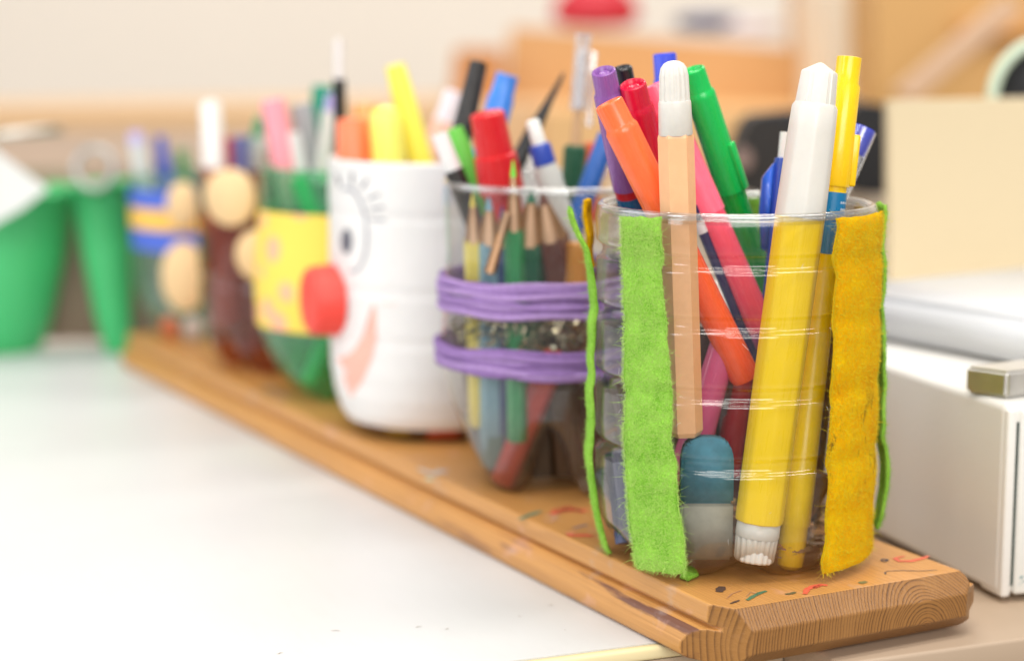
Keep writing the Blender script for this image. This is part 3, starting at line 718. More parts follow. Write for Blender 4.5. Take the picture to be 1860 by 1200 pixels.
# cup 5: brown bottle with wooden discs
c5 = Cup((528 - 930) * .947 / (F * CP), 0.947, 0.0985, [(0, .029), (.003, .034), (.01, .038), (.02, .0415), (.03, .0435), (.04, .0445), (.0985, .0440)], (.045,), gdepth=.001, lift=0.020, zt=0.025, foot=R(252))
t5 = cup_thing(c5, 'bottle_cup', 'translucent brown bottle cup with pale round wooden discs')
c5.build(M['clear_brown'], t5, seg=90, dz=.002)
def disc_on(c, parent, px, py, rx, rz, th=.004, name='wooden_disc'):
    a, z = c.hit(px, py)
    bm = lathe_bm([(0, 0), (rx * .97, 0), (rx, .0006), (rx, th - .0006), (rx * .97, th), (0, th)], 40)
    for v in bm.verts: v.co.y *= rz / rx
    nr = Vector((math.cos(a), math.sin(a), 0)); tg = Vector((-nr.y, nr.x, 0)); up = Vector((0, 0, 1))
    mt = Matrix(((tg.x, up.x, nr.x, 0), (tg.y, up.y, nr.y, 0), (tg.z, up.z, nr.z, 0), (0, 0, 0, 1)))
    o = mesh_obj(name, bm, M['disc'], parent); o.matrix_local = Matrix.Translation(nr * (c.r(z) + .0002) + Vector((0, 0, z))) @ mt
disc_on(c5, t5, 424, 358, .0145, .0135); disc_on(c5, t5, 478, 462, .0125, .0125)

# cup 6: pale bottle with blue and yellow bands
c6 = Cup((395 - 930) * 1.05 / (F * CP), 1.05, 0.0880, [(0, .026), (.003, .031), (.01, .036), (.02, .041), (.03, .044), (.0880, .0450)], (), lift=0.012, zt=0.018, foot=R(252))
t6 = cup_thing(c6, 'bottle_cup', 'pale bottle cup at the far end with blue and orange tape bands')
c6.build(M['clear_teal'], t6, seg=90, dz=.002)
for y0, y1, col, nm in ((345, 377, (0.07, 0.14, 0.62), 'blue_band'), (379, 417, (0.90, 0.52, 0.10), 'orange_band'), (419, 455, (0.07, 0.14, 0.62), 'blue_band')):
    zt_, zb_ = zpx(y0, 1.02), zpx(y1, 1.02)
    c6.build(flat(col, 0.6, name='tape'), t6, seg=90, dz=.003, dr=.0007, name=nm, zmin=zb_, zmax=zt_, lip=False, base=False)
disc_on(c6, t6, 335, 372, .0085, .0120, name='wooden_oval'); disc_on(c6, t6, 338, 502, .0125, .0185, name='wooden_oval')
for px, py, col in ((308, 600, (0.75, 0.22, 0.12)), (350, 598, (0.75, 0.74, 0.76))):
    a, z = c6.hit(px, py)
    decal(c6, t6, 'painted_spot', [ell(px, py, 17, 26)], flat(col, 0.5, name='paint_spot'), .0008)

# ------------------------------------------------------------------ pens
def axis_m(A, B):
    """frame at A with z towards B"""
    d = (B - A); L = d.length; d.normalize()
    x = Vector((1, 0, 0)); y = d.cross(x).normalized(); x = y.cross(d).normalized()
    return Matrix(((x.x, y.x, d.x, A.x), (x.y, y.y, d.y, A.y), (x.z, y.z, d.z, A.z), (0, 0, 0, 1))), L
def pen(name, label, cat, top, bot, parts, group=None):
    A, B = at(*bot), at(*top); mw, L = axis_m(A, B)
    t = thing(name, label, cat, mw, group)
    for p in parts:
        nm, mat, prof = p[0], p[1], p[2]; kw = p[3] if len(p) > 3 else {}
        pr = [(r * .001, (L + s * .001 if s > 0 else L + s * .001) if s is not None else 0) for s, r in prof]
        kw = dict(kw); seg = kw.pop('seg', 28); sm = kw.pop('smooth', True)
        bm = lathe_bm(pr, seg, **kw)
        o = mesh_obj(nm, bm, mat, t, smooth=sm)
        if sm: 
            md = o.modifiers.new('e', 'EDGE_SPLIT'); md.split_angle = R(40)
    t['L'] = L
    return t
GP = 'pens standing in the clear felt-striped cup'; G2 = 'pens and pencils in the purple yarn cup'; G3 = 'pens in the white face cup'; G4 = 'pens in the green cup'; G5 = 'pens in the brown cup'; G6 = 'pens in the far cup'
def felt_tip(label, top, bot, r, cap, body, caplen=40, collar=7.5, band=None, clipang=None, group=GP, bodyr=None, rough=0.25):
    """capped felt-tip pen, cap end up"""
    br = bodyr or r - .45
    cp = plastic(cap, rough, 0.2); bp = plastic(body, rough, 0.2)
    c = [(-1.6, 0), (-1.6, r - 2.2), (-.2, r - 1.6), (0, r - 1.3), (-.3, r - .85), (-1, r - .75), (-collar + .6, r - .72), (-collar, r - .55), (-collar - .9, r - .02), (-collar - 2, r), (-caplen, r), (-caplen, r - .8)]
    btn = [(-1.6, r * .38), (-.9, r * .36), (-.7, r * .25), (-.9, r * .15), (-.9, 0)]
    parts = [('cap', cp, c), ('cap_plug', cp, btn)]
    s0 = -caplen + .5
    if band:
        parts.append(('band', plastic(band, .3, .1), [(s0, 0), (s0, br + .03), (s0 - 3.4, br + .03), (s0 - 3.4, 0)])); s0 -= 3.35
    parts.append(('barrel', bp, [(s0, 0), (s0, br), (None, br)]))
    parts[-1] = ('barrel', bp, [(s0, 0), (s0, br), (-1e9, br)])
    t = pen('felt_tip_pen', label, 'felt-tip pen', top, bot, parts[:-1], group)
    L = t['L']
    o = mesh_obj('barrel', lathe_bm([(0, L + s0 * .001), (br * .001, L + s0 * .001), (br * .001, .002), (br * .0009, .0004), (br * .0006, 0), (0, 0)], 28), bp, t)
    o.modifiers.new('e', 'EDGE_SPLIT').split_angle = R(40)
    if clipang is not None:
        a = R(clipang); z1 = L - (caplen - 16) * .001; z0 = L - caplen * .001
        bm = bmesh.new()
        box_bm(-.0016, .0016, r * .001 - .0008, r * .001 + .0011, z0, z1, .0005, 2, bm)
        o = mesh_obj('clip', bm, cp, t); o.matrix_local = Matrix.Rotation(a, 4, 'Z')
    del t['L']; return t
def hexf(n=6, amt=.07):
    def f(z, a):
        k = 2 * math.pi / n; b_ = (a % k) - k / 2
        return math.cos(k / 2) / math.cos(b_) * (1 / math.cos(k / 2)) ** .5
    return f
def softhex(n, k):
    g = hexf(n)
    return lambda z, a: 1 + (g(z, a) - 1) * k
def pencil(label, top, bot, r, col, tip=None, group=G2, wood=20, tipl=5):
    tip = tip or col; A, B = at(*bot), at(*top); mw, L = axis_m(A, B)
    t = thing('pencil', label, 'pencil', mw, group); L *= 1000
    mm = lambda pr: [(r_ * .001, z * .001) for z, r_ in pr]
    mesh_obj('shaft', lathe_bm(mm([(0, 0), (0, r), (L - wood, r)]), 24, flute=hexf()), plastic(col, .3, .02), t).modifiers.new('e', 'EDGE_SPLIT').split_angle = R(25)
    mesh_obj('sharpened_wood', lathe_bm(mm([(L - wood - 1.0, r * 1.0), (L - wood, r * .97), (L - tipl, r * .30)]), 24, flute=lambda z, a: 1 if z > (L - wood - .5) * .001 else 1), M['pencilwood'], t)
    mesh_obj('lead', lathe_bm(mm([(L - tipl, r * .30), (L - .8, r * .09), (L, 0)]), 16), flat(tip, .5, name='lead'), t)
    return t
WHT = (0.70, 0.68, 0.63)
# --- cup 1
felt_tip('purple felt-tip pen with red band, leftmost in the clear felt-striped cup', (1096, 128, .592), (1212, 700, .638), 4.55, (0.26, 0.10, 0.37), (0.01, 0.12, 0.32), caplen=41, band=(0.55, 0.01, 0.03))
felt_tip('orange felt-tip pen leaning across in front of the purple one', (1105, 186, .580), (1356, 690, .585), 5.2, (1.0, 0.17, 0.05), (1.0, 0.12, 0.02), caplen=46, collar=8)
felt_tip('crimson felt-tip pen between the purple and the peach pens', (1149, 152, .592), (1262, 640, .632), 4.9, (0.68, 0.008, 0.05), (0.6, 0.01, 0.04), caplen=44)
felt_tip('black glossy felt-tip pen behind the purple and crimson caps', (1130, 122, .612), (1240, 690, .640), 3.9, (0.012, 0.012, 0.015), (0.02, 0.02, 0.03))
felt_tip('pink felt-tip pen slanting behind the peach marker', (1186, 154, .604), (1383, 600, .603), 5.2, (1.0, 0.16, 0.26), (0.95, 0.09, 0.17), caplen=44)
felt_tip('green felt-tip pen with a clip, right of the peach marker', (1257, 126, .605), (1425, 640, .628), 4.75, (0.004, 0.50, 0.09), (0.003, 0.38, 0.05), caplen=42, clipang=-120)
# blue flat topped pen behind
t = pen('felt_tip_pen', 'blue square-topped pen whose cap shows behind the peach marker', 'felt-tip pen', (1207, 97, .634), (1262, 900, .628), [
    ('cap', plastic((0.04, 0.07, 0.62), .25, .2), [(0, 0), (0, 3.4), (-.5, 3.8), (-8, 3.85), (-9, 4.2), (-40, 4.2), (-40, 0)])], GP)
mesh_obj('barrel', lathe_bm([(.0037, 0), (.0037, t['L'] - .040)], 24), plastic((0.02, 0.04, 0.3)), t)
# peach marker
rb = lambda n, d: (lambda z, a: 1 + d * math.cos(n * a))
t = pen('marker', 'peach hexagonal marker with a white fluted cap at the front left', 'marker', (1223, 110, .570), (1245, 790, .573), [
    ('cap_tip', plastic(WHT, .35, .2), [(0, 0), (-.25, 1.6), (-.9, 2.8), (-2.2, 3.7), (-4.5, 4.15), (-12.2, 4.4), (-12.2, 3)], dict(seg=96, flute=lambda z, a: 1 + .045 * math.cos(14 * a))),
    ('cap', plastic(WHT, .35, .2), [(-11.6, 3.9), (-11.8, 4.7), (-12.4, 4.85), (-21.5, 5.05), (-21.9, 4.8)])], GP)
L = t['L']
mesh_obj('barrel', lathe_bm([(0, L - .0212), (.0048, L - .0216), (.0050, L - .0225), (.0050, .0015), (.0042, 0), (0, 0)], 48, flute=hexf()), plastic((0.90, 0.50, 0.26), .4, .2), t, smooth=False)
# big white-capped yellow marker
CW = plastic((0.70, 0.68, 0.63), .4, .25, grime=.06); YB = plastic((1.0, 0.68, 0.002), .30, .04, grime=.03)
t = pen('marker', 'large yellow marker with a long white faceted cap, upright at the front', 'marker', (1491, 114, .574), (1369, 1018, .5665), [
    ('cap_tip', CW, [(0, 0), (-.15, .8), (-2.6, 5.1), (-3.1, 5.35), (-12.6, 5.95), (-12.6, 5)], dict(seg=96, flute=lambda z, a: softhex(6, .5)(z, a) * (.94 if abs(((a * 18 / math.pi) % 6) - 3) > 2.3 else 1))),
    ('cap', CW, [(-12.0, 5.2), (-12.0, 6.0), (-13.2, 6.7), (-20, 6.95), (-45.8, 7.45), (-46, 6.8)], dict(seg=64, flute=softhex(8, .45))),
    ], GP)
L = t['L']
def mmz(pr): return [(r * .001, z * .001) for z, r in pr]
o = mesh_obj('barrel', lathe_bm(mmz([(12.0, 0), (12.0, 6.5), (12.4, 7.05), (14, 7.2), (L * 1000 - 45.9, 7.35), (L * 1000 - 45.9, 0)]), 64, flute=softhex(8, .45)), YB, t); o.modifiers.new('e', 'EDGE_SPLIT').split_angle = R(30)
o = mesh_obj('end_cap', lathe_bm(mmz([(12.4, 5), (12.2, 6.55), (8.2, 6.65), (7.6, 6.5)]), 48), CW, t)
o = mesh_obj('end_cap', lathe_bm(mmz([(7.9, 6.0), (7.6, 6.25), (.8, 5.9), (0, 5.4), (0, 4.0), (.8, 3.7), (.8, 0)]), 96, flute=lambda z, a: 1 + (.035 if math.cos(18 * a) > 0 else -.03)), CW, t)
# thin yellow felt tip, blue label
YL = plastic((0.95, 0.60, 0.004), .22, .2)
t = pen('felt_tip_pen', 'yellow felt-tip pen with blue label right of the white-capped marker', 'felt-tip pen', (1543, 103, .590), (1434, 1032, .578), [
    ('cap', YL, [(-1.2, 0), (-1.2, 2.2), (0, 2.7), (-.2, 3.7), (-1, 3.8), (-8, 3.75), (-9, 4.35), (-24, 4.35), (-25, 4.5), (-38.4, 4.75), (-39.4, 4.5), (-39.4, 3.7)]),
    ('neck', YL, [(-38, 3.9), (-43.5, 3.85), (-43.5, 3)]),
    ('label_band', plastic((0.005, 0.19, 0.42), .3, .05), [(-41.2, 0), (-41.2, 4.1), (-60, 4.25), (-60, 0)])], GP)
L = t['L']
mesh_obj('barrel', lathe_bm(mmz([(L * 1000 - 59.9, 0), (L * 1000 - 59.9, 4.2), (32, 4.65), (31.5, 4.8), (14.2, 4.8), (13.6, 4.3), (5, 4.2), (1.2, 3.9), (0, 2.6), (0, 0)]), 32), plastic((1.0, 0.72, 0.003), .22, .05), t).modifiers.new('e', 'EDGE_SPLIT').split_angle = R(40)
mesh_obj('clip', box_bm(.0035, .0062, -.0014, .0014, L - .0390, L - .0232, .0007, 3), YL, t)
wt = flat((0.75, 0.8, 0.85), .5, name='print')
for r_, row in enumerate(range(5)):      # rows of small unreadable print on the label
    bm = bmesh.new()
    for k in range(5):
        a0 = R(-62 + k * 10 + (r_ % 2) * 3); a1 = a0 + R(random.uniform(3.5, 7)); z0 = L - .0445 - .0021 * r_; rr = .00418
        vs = [bm.verts.new((rr * math.cos(q), rr * math.sin(q), zq)) for q, zq in ((a0, z0), (a1, z0), (a1, z0 + .0007), (a0, z0 + .0007))]
        bm.faces.new(vs)
    mesh_obj('print_line', bm, wt, t)
# translucent blue gel pen leaning right, behind
bl = plastic((0.03, 0.05, 0.55), .12, .1)
pen('gel_pen', 'blue and clear pen leaning out to the right behind the yellow pen', 'pen', (1570, 232, .618), (1398, 620, .610), [
    ('cap', bl, [(0, 0), (0, 3.6), (-.6, 3.9), (-9, 3.9), (-9, 0)]), ('sleeve', M['sleeve'], [(-.3, 4.3), (-24, 4.3), (-24, 3.6)]),
    ('refill', plastic((0.75, 0.78, 0.85), .3), [(-9, 2.9), (-60, 2.9)])], GP)
# blue lid clip left of the white cap
t = pen('ballpoint_pen', 'dark blue ballpoint with angular clip left of the white-capped marker', 'pen', (1425, 262, .612), (1400, 560, .606), [
    ('barrel', plastic((0.03, 0.08, 0.45), .2), [(-4, 0), (-4.5, 2.6), (-6, 2.9), (-50, 2.9)]), ('push_button', plastic((0.8, 0.8, 0.8), .3), [(3.8, 0), (3.8, 1.7), (-4.5, 1.8)])], GP)
L = t['L']
bm = prism_bm([Vector((-.0028, -.0022, L - .006)), Vector((-.0062, -.0022, L - .011)), Vector((-.0062, -.0022, L - .022)), Vector((-.0045, -.0022, L - .034)), Vector((-.0028, -.0022, L - .034))],
              [Vector((-.0028, .0022, L - .006)), Vector((-.0062, .0022, L - .011)), Vector((-.0062, .0022, L - .022)), Vector((-.0045, .0022, L - .034)), Vector((-.0028, .0022, L - .034))])
bmesh.ops.bevel(bm, geom=bm.edges[:], offset=.0004, segments=2, affect='EDGES'); mesh_obj('clip', bm, plastic((0.03, 0.12, 0.65), .2), t)
pen('felt_tip_pen', 'mauve pen low behind the white-capped marker', 'felt-tip pen', (1414, 360, .624), (1362, 620, .620), [('barrel', plastic((0.65, 0.18, 0.48), .3), [(0, 0), (-.5, 2.6), (-60, 3.2), (-60, 0)])], GP)
pen('felt_tip_pen', 'raspberry pink pen leaning low inside the clear cup', 'felt-tip pen', (1322, 600, .586), (1244, 868, .588), [('barrel', plastic((0.62, 0.10, 0.24), .18), [(0, 0), (-.8, 3.0), (-2, 4.2), (-46, 5.6), (-50, 5.6), (-50, 0)])], GP)
pen('felt_tip_pen', 'dark red pen standing low behind the large yellow marker', 'felt-tip pen', (1352, 660, .605), (1318, 870, .602), [('barrel', plastic((0.42, 0.008, 0.02), .18), [(0, 0), (-.6, 3.6), (-36, 4.4), (-36, 0)])], GP)
pencil('navy tipped pencil peeking over the rim beside the peach marker', (1189, 362, .580), (1200, 960, .575), 3.4, (0.30, 0.16, 0.07), tip=(0.01, 0.02, 0.08), group=GP, wood=18)
pen('pencil', 'navy pencil with a white band slanting between the orange and pink pens', 'pencil', (1258, 375, .600), (1366, 640, .602), [('shaft', plastic((0.02, 0.02, 0.10), .3), [(0, 0), (0, 1.6), (-60, 1.6), (-60, 0)]), ('white_band', plastic((0.7, 0.7, 0.72), .3), [(-5, 1.2), (-5, 1.68), (-9, 1.68), (-9, 1.2)])], GP)
# stubs and clutter at the bottom
for i, (tx, ty, tD, bx, by, bD, r, col, lab) in enumerate([
    (1290, 560, .628, 1300, 930, .622, 3.6, (0.05, 0.028, 0.016), 'dark brown pencil at the back of the clear cup'),
    (1312, 590, .624, 1285, 930, .618, 3.4, (0.03, 0.03, 0.035), 'black pencil at the back of the clear cup'),
    (1340, 600, .630, 1360, 930, .625, 3.6, (0.10, 0.035, 0.015), 'reddish brown pencil behind the large yellow marker'),
    (1400, 610, .625, 1400, 940, .62, 3.8, (0.30, 0.16, 0.05), 'ochre pencil behind the large yellow marker'),
    (1282, 590, .600, 1276, 900, .600, 3.8, (0.045, 0.026, 0.014), 'dark umber pencil beside the raspberry pen'),
    (1326, 640, .606, 1334, 900, .604, 4.0, (0.10, 0.012, 0.012), 'oxblood pencil stub beside the large yellow marker'),
    (1305, 610, .612, 1312, 900, .610, 3.6, (0.02, 0.018, 0.02), 'black pencil stub behind the raspberry pen'),
    (1470, 560, .620, 1470, 940, .610, 3.6, (0.20, 0.09, 0.03), 'tan pencil behind the thin yellow pen'),
    (1120, 820, .600, 1140, 985, .590, 3.6, (0.06, 0.07, 0.16), 'slate blue stub low at the left of the clear cup'),
    (1100, 850, .612, 1160, 960, .612, 3.8, (0.10, 0.10, 0.14), 'grey stub low at the left of the clear cup'),
    (1262, 640, .618, 1262, 940, .608, 3.8, (0.30, 0.20, 0.12), 'pale brown pencil behind the peach marker'),
    (1500, 860, .604, 1440, 960, .602, 3.4, (0.22, 0.12, 0.05), 'short ochre stub low at the right of the clear cup')]):
    pen('pencil', lab, 'pencil', (tx, ty, tD), (bx, by, bD), [('shaft', plastic(col, .3, .02), [(0, 0), (0, r), (-90 if False else 0, r)])][:0], GP) if False else None
    A, B = at(bx, by, bD), at(tx, ty, tD); mw, L = axis_m(A, B)
    q = thing('pencil', lab, 'pencil', mw, GP)
    mesh_obj('shaft', lathe_bm([(0, 0), (r * .001, 0), (r * .001, L - .0006), (r * .0009, L), (0, L)], 24, flute=hexf()), plastic(col, .3, .02), q).modifiers.new('e', 'EDGE_SPLIT').split_angle = R(25)
    mesh_obj('lead', lathe_bm([(0, L + .0002), (.0012, L + .0002), (.0012, L - .001)], 12), flat((0.03, 0.03, 0.03), .4, name='lead'), q)
for i in range(7):
    a = R(20 + i * 24); q0 = Vector((c1.cx + .027 * math.cos(a), c1.cy + .027 * math.sin(a), .008)); a += R(random.uniform(-14, 14))
    q1 = Vector((c1.cx + .035 * math.cos(a), c1.cy + .035 * math.sin(a), random.uniform(.055, .085))); mw, L = axis_m(q0, q1)
    col = [(0.07, 0.035, 0.02), (0.03, 0.05, 0.03), (0.16, 0.05, 0.03), (0.05, 0.04, 0.05), (0.20, 0.12, 0.06), (0.04, 0.03, 0.02), (0.10, 0.05, 0.03)][i]
    q = thing('pencil', ['dark brown', 'dark green', 'rust red', 'charcoal', 'tan', 'umber', 'chestnut'][i] + ' pencil stub along the far wall inside the clear cup', 'pencil', mw, GP)
    mesh_obj('shaft', lathe_bm([(0, 0), (.0042, 0), (.0042, L - .0006), (.0038, L), (0, L)], 24, flute=hexf()), plastic(col, .3, .02), q).modifiers.new('e', 'EDGE_SPLIT').split_angle = R(25)
    q = thing('pencil', ['brown', 'forest green', 'brick red', 'black', 'khaki', 'sepia', 'russet'][i] + ' pencil stub along the far wall inside the yarn cup', 'pencil', Matrix.Translation((c2.cx - c1.cx, c2.cy - c1.cy, 0)) @ mw, G2)
    mesh_obj('shaft', lathe_bm([(0, 0), (.0052, 0), (.0052, L - .0006), (.0048, L), (0, L)], 24, flute=hexf()), plastic(tuple(c * 1.1 for c in col), .3, .02), q).modifiers.new('e', 'EDGE_SPLIT').split_angle = R(25)
# eraser
er = thing('eraser', 'rounded blue and grey eraser at the bottom of the clear cup', 'eraser', Matrix.Translation(at(1281, 1016, .572)))
def eras(z0, z1, mat, nm, rnd):
    bm = bmesh.new(); hw, dp = .0079, .004
    out = [(-hw, z0), (hw, z0)]
    if rnd: out += [(hw * math.copysign(abs(math.cos(t)) ** .55, math.cos(t)), z1 - .0075 + .0075 * math.sin(t) ** .9) for t in [math.pi * k / 14 for k in range(15)]]
    else: out += [(hw, z1), (-hw, z1)]
    fr = [Vector((x, -dp, z)) for x, z in out]; bk = [Vector((x, dp, z)) for x, z in out]
    bm = prism_bm(fr, bk); bmesh.ops.remove_doubles(bm, verts=bm.verts, dist=1e-5)
    bmesh.ops.bevel(bm, geom=bm.edges[:], offset=.0008, segments=2, affect='EDGES')
    o = mesh_obj(nm, bm, mat, er); return o
eras(.0185, .0385, flat((0.05, 0.20, 0.28), .75, var=.35, scale=300, name='blue_rubber'), 'blue_half', True)
eras(0.001, .0185, flat((0.30, 0.29, 0.24), .75, var=.3, scale=200, name='grey_rubber'), 'grey_half', False)
# pencil shavings and grit in the feet of the cup
bm = bmesh.new()
for k in range(420):
    a = random.uniform(0, 6.28); rr = .034 * math.sqrt(random.random()); p = Vector((c1.cx + rr * math.cos(a), c1.cy + rr * math.sin(a), .0058 + random.uniform(0, .003)))
    s = random.uniform(.0006, .0022); vs = []
    ph = random.uniform(0, 6.28)
    for q in range(5):
        t_ = ph + q * .5; vs.append((p + Vector((math.cos(t_) * s * 1.6, math.sin(t_) * s * 1.6, 0)), p + Vector((math.cos(t_) * s, math.sin(t_) * s, s * random.uniform(.2, .6)))))
    ring = [(bm.verts.new(x), bm.verts.new(y)) for x, y in vs]
    for q in range(4): bm.faces.new((ring[q][0], ring[q + 1][0], ring[q + 1][1], ring[q][1]))
o = mesh_obj('pencil_shavings', bm, flat((0.26, 0.15, 0.075), .7, var=.5, scale=400, name='shavings')); stuff(o); tag(o, 'brown pencil shavings and dust in the bottom of the clear cup', 'shavings')
for px, py, col in ((1300, 1000, (0.45, 0.25, 0.10)),):
    o = mesh_obj('wood_shaving', lathe_bm([(.0055, 0), (.0057, .0004), (.0, .0016)], 24), flat(col, .6, name='wood_chip')); o.location = at(px, 1008, .592); o.rotation_euler = (R(60), R(10), 0)
    tag(o, 'curled pale wood shaving under the eraser in the clear cup', 'shaving')

# --- cup 2 (distance about .70, 5 photo pixels per mm)
D2 = .70
pen('marker', 'small white and black pen tilted left in the yarn cup', 'pen', (798, 243, .69), (868, 420, .69), [
    ('cap', plastic((0.80, 0.79, 0.78), .3), [(0, 0), (0, 3.0), (-14, 3.2), (-14, 0)]), ('stripe', plastic((0.03, 0.03, 0.03), .3), [(-.1, 0), (-.1, .6), (-.1, .6)]),
    ('barrel', plastic((0.025, 0.022, 0.02), .3), [(-13.9, 0), (-13.9, 3.6), (-45, 3.6)])], G2)
pen('felt_tip_pen', 'light green felt-tip pen beside the red fluted marker', 'felt-tip pen', (826, 232, .70), (925, 520, .70), [('cap', plastic((0.16, 0.62, 0.08), .3, .2), [(0, 0), (0, 2.8), (-8, 3.6), (-40, 3.8)]), ('barrel', plastic((0.3, 0.6, 0.6), .3), [(-39, 3.3), (-70, 3.3)])], G2)
t = pen('marker', 'red marker with a chunky fluted cap in the yarn cup', 'marker', (884, 203, .685), (925, 420, .69), [
    ('cap', plastic((0.66, 0.015, 0.02), .28, .15), [(0, 0), (-.2, 5.2), (-1, 6.1), (-15.5, 6.6), (-16, 7.6), (-29, 8.0), (-29, 6)], dict(seg=96, flute=lambda z, a: 1 + .02 * math.cos(14 * a))),
    ('barrel', plastic((0.6, 0.02, 0.03), .3), [(-28, 6.5), (-40, 6.5)])], G2)
pen('ballpoint_pen', 'thick black pen leaning right at the back left of the yarn cup', 'pen', (869, 116, .715), (822, 318, .70), [('cap', plastic((0.02, 0.018, 0.018), .3), [(0, 0), (0, 3.3), (-24, 3.9), (-41, 3.9)])], G2)
pen('felt_tip_pen', 'bright blue felt-tip pen behind the red fluted marker', 'felt-tip pen', (922, 136, .73), (860, 360, .73), [('cap', plastic((0.05, 0.24, 0.75), .3, .2), [(0, 0), (0, 4.2), (-8, 4.4), (-9, 5.0), (-50, 5.0)])], G2)
pen('paint_brush', 'slim red handled brush just behind the thick black pen', 'brush', (895, 172, .74), (862, 360, .74), [('handle', plastic((0.7, 0.08, 0.05), .3), [(0, 0), (-.5, 1.5), (-40, 2.6)])], G2)
pen('dip_pen', 'black tapering calligraphy brush leaning right in the yarn cup', 'brush', (1026, 130, .73), (900, 370, .72), [('handle', plastic((0.015, 0.015, 0.015), .35), [(0, 0), (-2, .7), (-14, 1.5), (-26, 3.0), (-34, 3.0), (-36, 3.4), (-62, 3.3)])], G2)
pen('click_pen', 'white click pen with a blue collar in the yarn cup', 'pen', (966, 217, .685), (1050, 500, .69), [
    ('button', plastic((0.82, 0.82, 0.78), .3), [(0, 0), (-.4, 2.1), (-1, 2.5), (-10, 2.6)]), ('collar', plastic((0.03, 0.07, 0.42), .3), [(-9, 2.6), (-9.4, 3.6), (-10.5, 4.0), (-16.5, 4.1), (-16.5, 3)]),
    ('barrel', plastic((0.62, 0.62, 0.58), .3, .1), [(-16, 3.7), (-20, 4.6), (-58, 4.9), (-58, 0)])], G2)
pencil('green pencil with a bright lime tip at the front of the yarn cup', (932, 290, .668), (940, 800, .672), 3.3, (0.03, 0.30, 0.10), tip=(0.12, 0.75, 0.06), wood=24, tipl=6)
pen('capped_brush', 'paint brush with a tall clear cap and dark green handle', 'brush', (1060, 62, .72), (1034, 420, .72), [
    ('clear_cap', M['tube'], [(0, 0), (0, 2.9), (-28, 3.3), (-28, 3.0)]), ('bristles', plastic((0.75, 0.72, 0.70), .6), [(-3, 0), (-8, 1.5), (-27, 1.8)]), ('ferrule', plastic((0.62, 0.38, 0.20), .4), [(-27, 1.6), (-42, 2.1)]),
    ('handle', plastic((0.02, 0.10, 0.05), .3), [(-41, 3.2), (-42, 4.4), (-72, 4.4)])], G2)
t = bpy.data.objects['capped_brush']; mesh_obj('cap_hook', box_bm(.0028, .0058, -.001, .001, t['L'] - .034, t['L'] - .006, .0006, 2), M['tube'], t)
pen('felt_tip_pen', 'orange red pen behind the rim, beside the capped brush', 'felt-tip pen', (1077, 258, .735), (1070, 420, .735), [('cap', plastic((0.85, 0.13, 0.04), .3), [(0, 0), (-.3, 3.2), (-30, 3.4)])], G2)
pen('felt_tip_pen', 'blue pen at the right side of the yarn cup leaning down left', 'felt-tip pen', (1105, 245, .70), (1010, 500, .69), [('barrel', plastic((0.02, 0.12, 0.45), .3), [(0, 0), (-.3, 3.7), (-60, 3.9)])], G2)
for tx, ty, bx, by, r, col, wood, lab in [
    (858, 350, 866, 770, 3.3, (0.80, 0.65, 0.10), 17, 'yellow pencil at the left of the yarn cup'),
    (888, 356, 892, 830, 4.7, (0.20, 0.38, 0.48), 16, 'greyish light blue pencil beside the yellow one'),
    (966, 342, 940, 835, 6.0, (0.015, 0.16, 0.08), 19, 'dark green pencil with long cut wood'),
    (984, 345, 1045, 700, 6.2, (0.17, 0.055, 0.035), 17, 'maroon brown pencil with its point up'),
    (912, 372, 905, 860, 3.2, (0.05, 0.09, 0.25), 14, 'navy pencil in the middle of the yarn cup')]:
    pencil(lab, (tx, ty, .672), (bx + 4, by, .692), r, col, wood=wood)
pen('wooden_stick', 'bare wooden stick slanting between the pencils in the yarn cup', 'stick', (922, 385, .664), (888, 500, .664), [('shaft', M['pencilwood'], [(0, 0), (-.3, 1.5), (-22, 1.9), (-22.5, 0)])], G2)
for tx, ty, tD, bx, by, bD, r, col, lab in [
    (1010, 640, .675, 914, 874, .684, 4.4, (0.60, 0.045, 0.03), 'red pencil slanting low inside the yarn cup'),
    (1052, 440, .675, 1048, 560, .675, 4.2, (0.72, 0.30, 0.06), 'orange pencil stub by the right wall of the yarn cup'),
    (940, 560, .70, 905, 840, .69, 5.0, (0.06, 0.15, 0.12), 'dark teal pencil low in the yarn cup'),
    (960, 540, .705, 970, 820, .70, 5.0, (0.05, 0.10, 0.05), 'dark green stub low in the yarn cup'),
    (1010, 560, .71, 1020, 830, .71, 6.5, (0.12, 0.08, 0.05), 'dark brown stub low in the yarn cup'),
    (1060, 640, .705, 1040, 840, .70, 6.0, (0.20, 0.06, 0.03), 'rust coloured stub at the right of the yarn cup'),
    (975, 690, .684, 985, 858, .688, 6.0, (0.045, 0.028, 0.014), 'thick dark umber crayon at the front of the yarn cup'),
    (1015, 700, .684, 1030, 855, .688, 6.5, (0.07, 0.038, 0.018), 'thick dark brown crayon at the front of the yarn cup'),
    (1062, 690, .69, 1056, 862, .69, 6.0, (0.09, 0.03, 0.015), 'thick reddish brown crayon by the right wall of the yarn cup'),
    (905, 640, .69, 898, 845, .690, 4.6, (0.10, 0.20, 0.17), 'grey green pencil low at the left of the yarn cup'),
    (1000, 640, .70, 990, 850, .69, 5.5, (0.10, 0.075, 0.045), 'short brown stub in the middle of the yarn cup')]:
    A, B = at(bx, by, bD), at(tx, ty, tD); mw, L = axis_m(A, B)
    q = thing('pencil', lab, 'pencil', mw, G2)
    mesh_obj('shaft', lathe_bm([(0, 0), (r * .001, 0), (r * .001, L - .0006), (r * .0009, L), (0, L)], 24, flute=hexf()), plastic(col, .3, .02), q).modifiers.new('e', 'EDGE_SPLIT').split_angle = R(25)
bm = bmesh.new()
